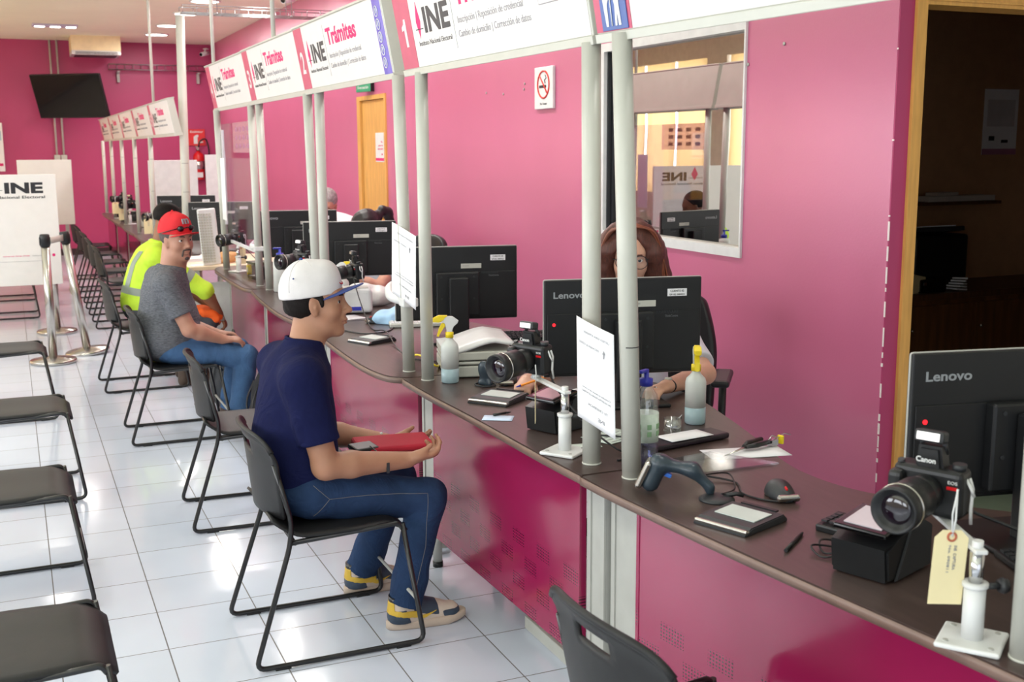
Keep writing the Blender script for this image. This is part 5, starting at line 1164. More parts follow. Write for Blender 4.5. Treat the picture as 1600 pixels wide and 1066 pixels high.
def wire(pts, label, r=.0028, mat=None, name='cable', group='thin cables on the counters'):
    P = [Vector(p) for p in pts]; o = P[0]; q = []
    for i in range(len(P)-1):
        a = [P[max(0,min(len(P)-1,i+k))] for k in (-1,0,1,2)]
        for k in range(8):
            t = k/8; q.append(.5*((2*a[1])+(-a[0]+a[2])*t+(2*a[0]-5*a[1]+4*a[2]-a[3])*t*t+(-a[0]+3*a[1]-3*a[2]+a[3])*t**3)-o)
    q.append(P[-1]-o); mb = MB(); mb.tube(q, r, 8); t = mb.build(name, mat or m_black); t.location = o; return tag(t, label, 'cable', group)
c = CT+.003
wire([(1.735,2.215,c+.008),(1.69,2.25,c),(1.66,2.33,c),(1.70,2.43,c),(1.62,2.50,c+.012),(1.60,2.445,c+.03)],'cable running from the mouse to the hand scanner on the nearest counter')
wire([(1.60,2.43,c+.03),(1.70,2.46,c+.015),(1.66,2.37,c+.004),(1.585,2.32,c+.012)],'short cable loop on the round base beside the hand scanner',.0022)
wire([(1.66,1.93,c),(1.60,1.95,c+.01),(1.57,1.90,c),(1.60,1.86,c+.012),(1.55,1.88,c),(1.56,1.93,c+.01),(1.63,1.90,c),(1.66,1.84,c)],'tangled black cable beside the fingerprint reader on the nearest counter',.0024)
wire([(1.66,1.58,.93),(1.80,1.50,.86),(1.86,1.45,.78),(2.1,1.40,c)],'black cable falling from the large camera at the right edge',.0035)
wire([(1.47,3.10,.96),(1.46,2.98,.90),(1.52,2.86,.80),(1.58,2.80,c),(1.64,2.9,c)],'black cable hanging from the camera in front of the monitor',.003)
wire([(1.60,3.02,c),(1.66,2.90,c+.01),(1.62,2.78,c),(1.52,2.74,c)],'black cable behind the paper sheet on the counter under sign number 1',.003)
wire([(1.62,5.80,.96),(1.60,5.6,.85),(1.58,5.35,c),(1.56,5.05,c+.03),(1.52,4.75,c),(1.50,4.5,c),(1.58,4.38,c)],'long black cable falling beside the curved bracket',.003)
wire([(1.42,5.4,c),(1.50,5.2,c),(1.62,5.22,c),(1.70,5.35,c)],'black cable behind the signature pad by the young man\'s chin',.003)
wire([(1.50,8.33,.95),(1.55,8.05,.86),(1.62,7.75,c)],'thin black cable crossing the glass box by the shield',.003)
wire([(1.44,4.40,c),(1.46,4.30,c+.05),(1.50,4.20,c+.02),(1.55,4.3,c)],'yellow cable loop at the foot of the bracket pole',.004,m_yellow)
wire([(1.54,2.60,.30),(1.535,2.62,.15),(1.55,2.66,.05)],'pale cable hanging below the counter beside the support column',.004,m_yellow)
wire([(1.56,2.72,.20),(1.53,2.68,.07),(1.60,2.55,.008),(1.8,2.4,.006)],'white cable on the floor below the counter',.006,m_cream)

# hand scanner lying on its side, its small round base
hs = thing('barcode_scanner', (1.495,2.415,CT), math.radians(-38), 'grey hand-held barcode scanner lying on the nearest counter', 'scanner')
B = Body((-.12,-.05,-.005),(.16,.06,.13),.004)
B.cap((-.052,0,.028),(-.030,0,.080),.024,.024,.02,flat=((0,1,0),1.15)).cap((-.030,0,.080),(.055,0,.068),.017,.016,.02,flat=((0,1,0),1.3)).cap((.055,0,.068),(.098,0,.026),.017,.012,.02,flat=((0,1,0),1.25)).cap((.098,0,.026),(.100,0,.014),.012,.011,.01).keep((0,0,.001),(0,0,1)); B.mesh('shell', M('slate_plastic',(50,62,72),.3), hs)
mb = MB(); mb.box((-.068,0,.052),(.018,.060,.078),rot(y=24),.008); mb.build('scan_head', m_steel, hs); mb = MB(); mb.box((-.012,0,.052),(.030,.014,.012),rot(y=20),.004); mb.build('trigger', M('bright_blue_plastic',(60,120,220),.3), hs)
o = thing('round_stand_base', (1.575,2.325,CT), 0, 'small dark round base beside the hand scanner', 'stand'); mb = MB(); mb.lathe([(.001,0),(.045,0),(.045,.004),(.036,.009),(.001,.010)],n=32); mb.build('disc', m_dark, o); mb = MB(); mb.tube([(.02,0,.008),(.045,-.02,.016),(.06,-.03,.012)],.006,8); mb.build('ring', m_black, o)
def pen(x, y, rz, label, m1, m2, z=CT, L=.14, r=.0042):
    o = thing('pen', (x,y,z+r), rz, label, 'pen'); mb = MB(); mb.tube([(-L/2,0,0),(L/2-.02,0,0)],r,10); mb.build('barrel', m1, o); mb = MB(); mb.tube([(L/2-.02,0,0),(L/2-.006,0,0),(L/2,0,0)],[r,r*.6,.0008],10); mb.build('tip', m2, o); return o
pen(1.555,1.985,math.radians(37),'black stylus lying between the signature pad and fingerprint reader',m_black,m_dark,r=.0045)
pen(1.445,3.395,math.radians(10),'dark pen on the blue-white slip in front of the fingerprint reader',m_frame,m_black,z=CT+.002,L=.07)
def reader(x, y, rz, label, lit=True):
    t = thing('fingerprint_reader', (x,y,CT), rz, label, 'fingerprint reader', 'black wedge fingerprint readers')
    mb = MB(); mb.prism([(-.085,.0),(.085,.0),(.085,.085),(.04,.108),(-.045,.085),(-.095,.072)],-.065,.065,frame((0,0,.003),(1,0,0),(0,0,1)),.006); mb.build('case', m_black, t)
    for s in (-1,1): mb = MB(); mb.prism([(-.06,.0),(.087,.0),(.087,.088),(.05,.108),(-.005,.10)],-.003,.003,frame((0,s*.067,.003),(1,0,0),(0,0,1)),.002); mb.build('side_panel', m_dark, t)
    mb = MB(); mb.box((-.035,0,.110),(.12,.12,.012),rot(y=-8),.004); tp = mb.build('top_tray', m_blackgl, t); mb = MB(); mb.box((-.035,0,.1168),(.09,.085,.003),rot(y=-8)); mb.build('glass_platen', M('platen_glass',(206,196,204),.2) if lit else M('platen_pink',(190,150,160),.2), tp)
    return t
reader(1.625,1.79,math.radians(20),'black fingerprint reader with a white platen in front of the large camera')
reader(1.545,3.17,math.radians(24),'black fingerprint reader with a pinkish platen beside the camera stand',False)
# spray bottles
m_trans = M('milky_plastic', (232,236,232), .3, var=.01, trans=.25); m_liq = M('pale_blue_liquid', (188,214,222), .2, trans=.3)
def spray(x, y, rz, label, z=CT, s=1):
    t = thing('spray_bottle', (x,y,z), rz, label, 'bottle', 'spray bottles with yellow triggers'); t.scale = (s,s,s)
    mb = MB(); mb.lathe([(.001,0),(.030,0),(.0335,.004),(.0335,.055)],n=28); mb.build('liquid', m_liq, t)
    mb = MB(); mb.lathe([(.0335,.055),(.0335,.135),(.030,.148),(.018,.160),(.013,.168),(.013,.176),(.001,.176)],n=28); mb.build('bottle_body', m_trans, t)
    mb = MB(); mb.lathe([(.0155,.172),(.0155,.192),(.012,.194),(.001,.194)],n=24); mb.build('collar', m_yellow, t)
    mb = MB(); mb.prism([(-.010,.192),(.010,.192),(.012,.215),(.030,.226),(.034,.236),(.012,.252),(-.035,.254),(-.042,.240),(-.014,.228)],-.010,.010,frame((0,0,0),(1,0,0),(0,0,1)),.003); mb.build('spray_head', m_white, t)
    mb = MB(); mb.prism([(-.014,.228),(-.030,.226),(-.040,.205),(-.048,.178),(-.040,.176),(-.028,.205),(-.016,.214)],-.008,.008,frame((0,0,0),(1,0,0),(0,0,1)),.003); mb.prism([(-.022,.236),(-.008,.256),(-.040,.257),(-.062,.246),(-.062,.232),(-.040,.230)],-.0115,.0115,frame((0,0,0),(1,0,0),(0,0,1)),.003); mb.build('trigger', m_yellow, t)
    return t
spray(1.478,3.975,math.radians(-18),'spray bottle with yellow trigger left of the white desk scanner'); spray(1.965,3.035,math.radians(62),'spray bottle with yellow trigger right of the glasses woman\'s monitor'); spray(1.66,6.15,math.radians(-210),'spray bottle with yellow trigger behind the cap brim')
pb = thing('pump_bottle', (1.500,7.02,CT), 0, 'white pump bottle with a blue pump behind the young man\'s cap', 'bottle'); mb = MB(); mb.lathe([(.001,0),(.042,0),(.046,.005),(.044,.19),(.036,.205),(.018,.213),(.018,.222),(.001,.222)],n=28); mb.build('bottle_body', m_trans, pb)
mb = MB(); mb.lathe([(.022,.215),(.022,.238),(.008,.240),(.008,.265),(.001,.265)]); mb.box((-.015,0,.268),(.05,.016,.010),None,.003); mb.build('pump', m_blue, pb)
wb = thing('water_bottle', (1.565,2.665,CT), 0, 'clear bottle with blue pump and green-white label behind the near pole', 'bottle')
mb = MB(); mb.lathe([(.034,0),(.036,.004),(.036,.185),(.032,.205),(.016,.228),(.014,.235)],n=28); mb.build('bottle_body', glassy('clear_plastic',(.90,.92,.95),(1,1,1),.14,.05), wb); mb = MB(); mb.lathe([(.001,.002),(.034,.003),(.034,.06),(.001,.06)],n=28); mb.build('gel', glassy('blueish_gel',(.62,.64,.80),(1,1,1),.08,.1), wb)
mb = MB(); mb.lathe([(.0364,.075),(.0364,.155)],n=28); lb_ = mb.build('label', M('green_white_label',(214,228,214),.5,var=.10,scale=40), wb); mb = MB(); [mb.box((.0355*math.cos(a),.0355*math.sin(a),.10+.02*k),(.004,.012,.014),rot(z=math.degrees(a))) for a in (-.2,-1.0,-1.8,-2.6) for k in range(2)]; mb.build('green_print', M('green_print',(150,190,146),.5), lb_)
mb = MB(); mb.lathe([(.018,.230),(.019,.250),(.007,.253),(.007,.270),(.001,.270)]); mb.box((-.012,-.006,.272),(.04,.014,.009),rot(z=30),.003); mb.build('pump', m_blue, wb)
gc = thing('paper_clip_cup', (1.815,2.925,CT), 0, 'small clear cup full of paper clips', 'cup'); mb = MB(); mb.lathe([(.001,0),(.026,0),(.029,.055),(.0275,.055),(.025,.003),(.001,.003)],n=28); mb.build('cup', glassy('cup_glass',(.9,.92,.92),(1,1,1),.2,.05), gc)
mb = MB(); rg = random.Random(3)
for i in range(40):
    p = Vector((rg.uniform(-.016,.016),rg.uniform(-.016,.016),rg.uniform(.006,.05))); d = Vector((rg.uniform(-1,1),rg.uniform(-1,1),rg.uniform(-.6,.6))).normalized()*.012; e = d.cross(Vector((0,0,1))).normalized()*.004; mb.tube([p-d,p+d,p+d+e,p-d*.6+e],.0007,4)
mb.tube([(.012,-.005,.05),(.025,-.01,.066),(.020,-.012,.055)],.0012,5); mb.build('clips', m_chrome, gc, kind='stuff')
# white desk scanner / printer
pr = thing('desk_scanner', (1.64,4.17,CT), math.radians(-14), 'cream desktop scanner with a curved lid behind the nearest spray bottle', 'scanner')
for z0, z1 in ((.0,.045),(.048,.062),(.065,.10)): mb = MB(); mb.box2((-.12,-.17,z0+.004),(.15,.17,z1+.002),.005); mb.build('case_layer', m_cream, pr)
mb = MB(); mb.grid(lambda u,v: Vector((-.12+.27*u, -.17+.34*v, .103+.045*math.sin(min(1,u*1.3)*PI*.5)**2-.05*max(0,u-.7)/.3*.3)), 14, 4, .012); mb.build('curved_lid', m_white, pr)
kb = thing('black_keyboard', (2.03,4.40,CT), math.radians(-14), 'black keyboard lying beyond the cream scanner', 'keyboard'); mb = MB(); mb.box((0,0,.07),(.30,.14,.016),rot(x=8),.004); mb.build('shell', m_black, kb); mb = MB(); [mb.box((-.135+.019*i,-.05+.022*j,.078+.003*j),(.015,.016,.006)) for i in range(15) for j in range(5)]; mb.build('keys', m_dark, kb, kind='stuff'); mb = MB(); mb.box2((-.12,-.05,0),(.12,.05,.06)); mb.build('riser', m_dark, kb)
kp = thing('black_keyboard', (2.03,1.62,CT), math.radians(-20), 'black keyboard behind the large camera at the right edge', 'keyboard'); mb = MB(); mb.box((0,0,.009),(.34,.13,.016),None,.004); mb.build('shell', m_black, kp); mb = MB(); [mb.box((-.155+.019*i,-.045+.022*j,.019),(.015,.016,.006)) for i in range(17) for j in range(5)]; mb.build('keys', m_dark, kp, kind='stuff')
kn = thing('number_keypad', (1.71,2.02,CT), math.radians(20), 'small black keypad left of the fingerprint reader on the nearest counter', 'keypad'); mb = MB(); mb.box((0,0,.012),(.10,.07,.018),rot(y=-6),.004); mb.build('case', m_black, kn); mb = MB(); [mb.box((-.03+.02*i,-.02+.02*j,.024),(.014,.014,.004)) for i in range(4) for j in range(3)]; mb.build('keys', m_dark, kn)
cr = thing('desk_calendar', (1.735,3.50,CT), math.radians(-20), 'plum-red calendar pad with white squares beside the staff hand', 'pad'); mb = MB(); mb.box((0,0,.012),(.12,.09,.022),rot(y=-10),.003); mb.build('block', M('plum_red',(120,26,50),.5), cr); mb = MB(); [mb.box((-.04+.024*i,-.025+.025*j,.0255-.004+.0044*i),(.016,.014,.002),rot(y=-10)) for i in range(4) for j in range(3)]; mb.build('white_squares', m_white, cr)
def sheet(x, y, rz, w, d, label, mat=None, z=CT, curl=.0, lines=0):
    o = thing('paper_sheet', (x,y,z), rz, label, 'paper'); mb = MB(); mb.grid(lambda u,v: Vector(((u-.5)*w,(v-.5)*d,.0015+curl*(2*u-1)**2)), 8, 2, .0008); mb.build('sheet', mat or m_paper, o)
    if lines: mb = MB(); [mb.box(((.0),(-.4+.8*i/lines)*d,.0022),(w*.7,.003,.0006)) for i in range(lines)]; mb.build('printed_lines', m_greyink, o)
    return o
sheet(1.90,2.665,math.radians(-12),.24,.11,'white sheet under the black pliers'); sheet(1.80,2.835,math.radians(8),.16,.08,'small white slip resting on the dark folder by the clip cup',z=CT+.022)
sheet(1.415,3.36,math.radians(-30),.10,.07,'blue-white slip with a dark pen in front of the fingerprint reader',M('pale_blue_paper',(206,222,246),.6)); sheet(1.64,2.99,math.radians(20),.16,.12,'greenish printed sheet behind the left near pole',M('greenish_paper',(222,236,226),.6),z=CT+.001,lines=4); sheet(1.50,2.93,math.radians(-10),.12,.05,'small pale slip beside the base of the camera stand',M('greenish_paper',(222,236,226),.6))
sheet(1.55,5.75,.2,.2,.15,'white sheet under the blue cloth on the counter behind the young man'); sheet(1.60,8.0,.3,.2,.1,'white sheet at the foot of the acrylic shield')
fo = thing('dark_folder', (1.80,2.84,CT), math.radians(10), 'dark leather case lying under the small white slip', 'case'); mb = MB(); mb.box((0,0,.010),(.30,.085,.018),None,.006); mb.build('cover', M('dark_plum_leather',(36,26,36),.4), fo)
ap = thing('acrylic_plate', (1.745,2.585,CT), 0, 'clear acrylic plate lying on the nearest counters beside the pliers', 'plate'); mb = MB(); mb.prism([(-.18,.085),(-.065,-.055),(.17,-.06),(.06,.12)],.001,.006); mb.build('plate', glassy('acrylic_flat',(.80,.80,.82),(1,1,1),.26,.08), ap)
pl = thing('pliers', (1.925,2.685,CT+.002), math.radians(20), 'black-handled laminating pliers lying on a white sheet', 'pliers')
for s in (-1,1): mb = MB(); mb.tube([(-.02,s*.004,.012),(.02,s*.016,.014),(.09,s*.018,.013)],[.006,.010,.008],10,flat=.8); mb.build('grip', m_black, pl)
mb = MB(); mb.tube([(-.12,0,.004),(-.04,0,.009),(-.01,0,.012)],[.001,.005,.008],8,flat=.5); mb.build('blade', m_steel, pl)
o = thing('binder_clips', (2.035,2.70,CT), .3, 'metal clips and a yellow clip beyond the black pliers', 'clip'); mb = MB(); mb.tube([(0,0,.02),(.05,.01,.026),(.07,.0,.02)],.0015,5).tube([(-.04,0,.022),(-.01,.01,.03),(.01,0,.02)],.0018,5).box((-.02,0,.012),(.03,.02,.018)); mb.build('wires', m_chrome, o); mb = MB(); mb.box((.02,0,.014),(.008,.02,.026),None,.002); mb.build('yellow_clip', m_yellow, o)
# desk scanner sensor (small oval)
o = thing('oval_finger_scanner', (1.575,3.86,CT), math.radians(30), 'small dark oval scanner standing left of the grey mouse', 'scanner'); B = Body((-.07,-.06,-.01),(.07,.06,.13),.004); B.ell((0,0,.055),(.020,.030,.042),rot(y=-15),.0).cap((.0,-.02,.01),(.0,.02,.01),.012,.012,.02).keep((0,0,0),(0,0,1)); B.mesh('shell', M('slate_plastic',(50,62,72),.3), o); mb = MB(); mb.ball((-.018,0,.068),(.004,.010,.005)); mb.build('pale_badge', m_cream, o)
mb = MB(); mb.tube([(.035*math.cos(a),.04*math.sin(a),.004) for a in [2*PI*i/20 for i in range(20)]],.003,6,True); mb.build('base_ring', m_dark, o)
# things on the second and third counters
o = thing('label_printer', (1.66,5.95,CT), math.radians(-14), 'small white printer with blue badge behind the young man\'s nose', 'printer'); mb = MB(); mb.box((0,0,.07),(.20,.18,.13),None,.02,3); mb.build('case', m_white, o); mb = MB(); mb.box((0,-.091,.03),(.08,.003,.02)); mb.build('blue_badge', m_blue, o); mb = MB(); mb.box((0,-.02,.136),(.16,.10,.006)); mb.build('paper_slot', m_grey, o)
o = thing('blue_cloth', (1.74,5.5,CT), 0, 'light blue cloth heap behind the curved bracket', 'cloth'); B = Body((-.2,-.2,-.01),(.2,.2,.12),.006); B.ell((0,0,.02),(.11,.08,.05),None,.02).ell((.05,.02,.05),(.05,.05,.04),None,.03).folds(.007,60,5).keep((0,0,.0),(0,0,1)); B.mesh('cloth', M('light_blue_cloth',(170,206,236),.8), o)
o = thing('white_tissue', (1.85,6.15,CT), 0, 'white crumpled bags behind the curved bracket', 'tissue'); B = Body((-.2,-.2,-.01),(.2,.2,.18),.006); B.ell((0,0,.05),(.12,.08,.06),None,.02).ell((-.08,.02,.09),(.07,.05,.04),None,.03).folds(.009,55,6).keep((0,0,.0),(0,0,1)); B.mesh('tissue', m_white, o)
o = thing('white_keyboard', (1.86,5.35,CT), math.radians(-14), 'white keyboard behind the mouse with red wheel', 'keyboard'); mb = MB(); mb.box((0,0,.010),(.36,.14,.018),None,.004); mb.build('shell', m_cream, o); mb = MB(); [mb.box((-.165+.019*i,-.05+.022*j,.020),(.015,.016,.006)) for i in range(18) for j in range(5)]; mb.build('keys', m_white, o, kind='stuff')
o = thing('clear_box', (1.53,7.80,CT), .1, 'clear box with dark lid between the shield and the near poles', 'box'); mb = MB(); mb.box((0,0,.05),(.13,.17,.10)); mb.build('box', glassy('smoky_plastic',(.6,.6,.58),(1,1,1),.15,.1), o); mb = MB(); mb.box((0,0,.108),(.14,.18,.015)); mb.build('lid', M('olive_dark',(78,74,58),.6), o); mb = MB(); mb.box((.01,.0,.04),(.07,.09,.07)); mb.build('contents', m_dark, o)
o = thing('tape_roll', (1.50,8.05,CT), 0, 'small roll of yellow and white tape beside the clear box', 'tape'); mb = MB(); mb.lathe([(.018,-.012),(.036,-.012),(.036,.012),(.018,.012)],c=(0,0,.036),axis=(1,0,0),n=24); mb.build('roll', m_yellow, o); mb = MB(); mb.lathe([(.008,-.013),(.018,-.013),(.018,.013),(.008,.013)],c=(0,0,.036),axis=(1,0,0),n=20); mb.build('core', m_white, o)
cb2 = thing('curved_bracket', (1.44,7.37,.99), 0, 'white curved tube bracket on the pole left of the pump bottle', 'bracket'); mb = MB(); mb.tube(fillet([(0,.02,0),(-.01,.2,0),(.06,.42,.01)],.1,6),.018,12); mb.build('tube', m_white, cb2); mb = MB(); mb.box((0,0,0),(.06,.06,.03),None,.005); mb.build('clamp', m_white, cb2)
for x, y, w, d, h_, mt, nm, lb in ((1.45,12.5,.22,.18,.10,m_cream,'desk_scanner','cream scanner on the far counters behind the yellow-shirted man'),(1.50,13.9,.24,.2,.12,m_cream,'desk_scanner','second cream scanner on the far counters'),(1.36,15.2,.2,.16,.12,m_black,'fingerprint_reader','black reader on the far counters near the white tag'),(1.36,16.2,.18,.14,.12,m_black,'fingerprint_reader','farthest black reader on the far counters'),(1.30,11.2,.16,.12,.10,M('pale_blue_paper',(206,222,246),.6),'tissue_box','pale blue box on the far counters behind the red cap')):
    o = thing(nm, (x,y,.7305), math.radians(-14), lb, nm.split('_')[-1]); mb = MB(); mb.box((0,0,h_/2),(w,d,h_),None,.01); mb.build('case', mt, o); mb = MB(); mb.box((0,0,h_+.002),(w*.7,d*.6,.006)); mb.build('top_tray', m_dark if mt != m_black else m_cream, o)
o = thing('desk_dome', (2.08,4.22,CT), 0, 'grey rounded dome peeking above the left corner of the glasses woman\'s monitor', 'dome'); mb = MB(); mb.lathe([(.06,.0),(.065,.005),(.02,.02),(.015,.23),(.068,.24),(.075,.26),(.072,.295),(.050,.322),(.001,.332)],n=28); mb.build('dome', M('grey_green_plastic',(110,116,110),.5), o); mb = MB(); mb.box((-.052,-.045,.29),(.03,.03,.012),rot(z=-50)); mb.build('pale_badge', m_grey, o)

# ---------------------------------------------------------------- staff behind the counters
skw = skin('light_skin', (206,158,134)); m_wcloth = M('white_blouse_cotton', (214,216,224), .85, wr=.012, bump=.2, bscale=400)
HTw = headT((.09,-.01,1.205), 4, 9)
J = dict(pelvis=(0,0,.57), chest=(.0,0,.81), neck=(.045,0,1.02), head=HTw, sh=[(0,-.165,.935),(0,.165,.935)], el=[(.22,-.33,.74),(.36,.27,.79)], wr=[(.50,-.39,.785),(.60,.11,.79)], hip=[(0,0,.5)]*2, kn=[(0,0,.5)]*2, an=[(0,0,.5)]*2)
J = {k: v for k, v in J.items() if k not in ('hip','kn','an')}
pw, bw, sw, _ = person((2.26,3.98,0), math.radians(-118), 'woman with long auburn hair and glasses behind the monitor', J, skw, m_wcloth, .86, None, h=.005, fem=1, torso=(.115,.12), legs=False, hn=[(0,0,-1),(0,0,-1)], hd=[(.9,-.1,-.08),(.8,-.6,-.08)], hcurl=((28,40,30),(25,35,25)), neck_r=.05, seed=31)
eyes(HTw, bw); m_aub = M('auburn_hair', (84,42,30), .45, var=.35, scale=30, bump=.8, bscale=160, stretch=(6,6,.8)); brows(HTw, bw, m_aub, .0028)
B = Body((-.22,-.26,.80),(.30,.26,1.38),.005)
B.ell((-.020,0,.045),(.112,.092,.100),None,.0,T=HTw)
for s in (-1,1):
    B.chain([HTw @ Vector((.02,s*.050,.110)), HTw @ Vector((.035,s*.092,.03)), HTw @ Vector((.01,s*.105,-.06)), Vector((.06,s*.135,.98)), Vector((.07,s*.155,.88))], [.03,.034,.040,.046,.030], .04, flat=((1,0,0),.8)); B.chain([HTw @ Vector((-.04,s*.07,.02)), Vector((-.03,s*.12,1.02)), Vector((-.06,s*.13,.90))], [.07,.06,.04], .05)
B.ell((.105,0,-.020),(.095,.066,.112),None,.02,True,HTw); B.ell((.07,0,-.10),(.05,.05,.05),None,.02,True,HTw)
B.folds(.006,75,14,(1,1,.15)); hr = B.mesh('hair', m_aub, bw)
m_strand = M('copper_hair_strand', (122,66,44), .4, var=.3, scale=30); rg = random.Random(5)
for s in (-1,1):
    mb = MB()
    for j in range(34):
        a = rg.uniform(-.3,1); P0 = HTw @ Vector((.02+.05*a, s*.012, .140-.01*a*a)); P1 = HTw @ Vector((.015+.045*a, s*(.075+rg.uniform(0,.012)), .108)); P2 = HTw @ Vector((.02+.035*a, s*(.118+rg.uniform(-.004,.010)), .02)); P3 = HTw @ Vector((.02+.03*a, s*(.136+rg.uniform(-.006,.014)), -.08)); P4 = Vector((.05+.04*a, s*(.165+rg.uniform(-.015,.02)), .93))
        pts = []; Q = [P0,P0,P1,P2,P3,P4,P4]
        for i in range(1,5):
            for k in range(5):
                t = k/5; q0,q1,q2,q3 = Q[i-1:i+3]; pts.append(.5*((2*q1)+(-q0+q2)*t+(2*q0-5*q1+4*q2-q3)*t*t+(-q0+3*q1-3*q2+q3)*t**3))
        mb.tube(pts, [.0012]+[.0030]*(len(pts)-2)+[.0015], 5)
    mb.build('hair_strands', m_strand, hr, kind='stuff')
def glasses(T, par, mat, r=.024):
    mb = MB()
    for s in (-1,1):
        mb.tube([T @ Vector((.098-.012*abs(math.cos(a)+.0)*0-.010*(1 if False else 0)-.16*(abs(s*.033+r*1.1*math.cos(a)))**1.35, s*.033+r*1.1*math.cos(a), -.002+r*math.sin(a))) for a in [2*PI*i/24 for i in range(24)]], .0015, 6, True)
        mb.tube([T @ Vector(p) for p in ((.086,s*.059,.006),(.05,s*.080,.006),(-.005,s*.082,.002))], .0016, 6)
    mb.tube([T @ Vector(p) for p in ((.104,-.008,.002),(.108,0,.005),(.104,.008,.002))], .0015, 6); g = mb.build('glasses', mat, par)
    mb = MB()
    for s in (-1,1):
        c0 = mb.bm.verts.new(T @ Vector((.096,s*.033,-.002))); rr = [mb.bm.verts.new(T @ Vector((.098-.16*(abs(s*.033+r*1.08*math.cos(a)))**1.35, s*.033+r*1.08*math.cos(a), -.002+r*.98*math.sin(a)))) for a in [2*PI*i/20 for i in range(20)]]
        mb._new([mb.bm.faces.new((c0, rr[i], rr[(i+1)%20])) for i in range(20)], True)
    mb.build('lens_pair', m_glass, g)
glasses(HTw, bw, m_frame, .026)
mb = MB(); mb.tube([(.098+.085*0, 0, 0)]*0+[HTw @ Vector(p) for p in ((.094,-.021,-.066),(.1025,-.008,-.0635),(.1025,.008,-.0635),(.094,.021,-.066))], .004, 8); mb.build('lips', M('rose_lips',(176,84,86),.4), bw)
mb = MB(); w1 = Vector((.585,.12,.79)); mb.tube([w1+Vector((.010*math.cos(a),.026*math.cos(a),.022*math.sin(a))) for a in [2*PI*i/20 for i in range(20)]],.004,8,True); wa = mb.build('wrist_watch', m_frame, bw); mb = MB(); mb.lathe([(.001,0),(.013,0),(.013,.006),(.001,.007)],c=w1+Vector((.0,.0,.023)),n=18); mb.build('watch_face', m_cream, wa)
mb = MB(); q = Vector((.655,.07,.79)); mb.tube([q+Vector((.004*math.cos(a),.010*math.cos(a),.010*math.sin(a))) for a in [2*PI*i/16 for i in range(16)]],.0016,6,True); mb.build('ring', m_chrome, bw)
def blouse_collar(n, par, mat, r=.062):
    mb = MB(); mb.tube([Vector(n)+Vector((r*math.cos(a)+.006, r*math.sin(a), -.02*math.cos(a))) for a in [.5+(2*PI-1)*i/24 for i in range(25)]], .009, 8, flat=.7); mb.build('collar', mat, par)
blouse_collar((.045,0,1.03), sw, m_wcloth)
o = pen(1.66,3.62,math.radians(150),'orange pen held in the hand behind the camera',M('orange_plastic',(240,140,30),.4),m_blue,z=.80,L=.13)
o.rotation_euler.y = .35
def office_chair(x, y, rz, label):
    t = thing('office_chair', (x,y,0), rz, label, 'chair', 'black office chairs behind the counters')
    mb = MB(); 
    def bk(u, v):
        a = 2*u-1; w = .25*(1-.30*max(0,v-.45)**1.6/.4)*(1-.10*(1-v)); return Vector((-.22-.08*v-.05*(1-a*a)*.6, a*w, .50+.52*v-.05*abs(a)**3*v))
    mb.grid(bk, 16, 14, .05); b = mb.build('backrest', m_black, t); md = b.modifiers.new('soft','SUBSURF'); md.levels = 1; md.render_levels = 1
    mb = MB(); mb.box((.02,0,.45),(.46,.48,.08),None,.035,3); mb.build('seat', m_black, t)
    for s in (-1,1): mb = MB(); mb.tube(fillet([(-.05,s*.25,.46),(-.05,s*.28,.46),(-.03,s*.285,.68)],.03),.016,8); mb.box((.03,s*.285,.695),(.27,.075,.03),None,.012,2); mb.build('armrest', m_black, t)
    mb = MB(); mb.cyl((0,0,.10),(0,0,.42),.025); mb.build('gas_column', m_dark, t)
    mb = MB()
    for k in range(5): a = 2*PI*k/5; mb.tube([(0,0,.11),(.28*math.cos(a),.28*math.sin(a),.06)],[.022,.014],8)
    ba = mb.build('star_base', m_black, t)
    for k in range(5): a = 2*PI*k/5; mb = MB(); mb.lathe([(.001,-.018),(.027,-.018),(.027,.018),(.001,.018)],c=(.28*math.cos(a),.28*math.sin(a),.028),axis=(-math.sin(a),math.cos(a),0),n=18); mb.build('caster', m_black, ba)
    return t
office_chair(2.40,4.03,math.radians(-128),'black office chair of the glasses woman, its armrest in front of the pink wall')
m_pony = M('black_hair', (22,18,18), .4, var=.3, scale=40, bump=.5, bscale=200)
HTp = headT((.14,0,1.075), 0, 30)
J = dict(pelvis=(-.03,0,.56), chest=(.02,0,.77), neck=(.075,0,.93), head=HTp, sh=[(.02,-.165,.85),(.02,.165,.85)], el=[(.20,-.24,.70),(.24,.24,.72)], wr=[(.42,-.13,.79),(.45,.14,.80)])
pp_, bp_, sp_, _ = person((2.33,7.56,0), math.radians(-158), 'woman with dark hair in a ponytail bending over behind the monitors', J, skw, m_wcloth, .6, None, h=.007, fem=1, legs=False, torso=(.11,.12), neck_r=.05, seed=41)
eyes(HTp, bp_); B = Body((-.25,-.25,.75),(.36,.25,1.25),.006); B.ell((-.018,0,.045),(.110,.088,.096),None,.0,T=HTp).ell((-.13,0,.03),(.04,.035,.04),None,.02,T=HTp); B.chain([HTp @ Vector((-.13,0,.03)), HTp @ Vector((-.19,0,.04)), HTp @ Vector((-.22,0,-.0)), Vector((-.12,0,.98))], [.02,.03,.035,.02], .02); B.ell((.10,0,-.04),(.07,.07,.10),None,.02,True,HTp).folds(.0018,110,9); B.mesh('hair', m_pony, bp_)
office_chair(2.42,7.62,math.radians(-158),'black office chair of the woman with the ponytail')
ske = skin('pale_rosy_skin', (196,146,124)); m_mag = M('magenta_shirt_cloth', (206,50,120), .8)
HTo = headT((.09,0,1.165), 5, 24)
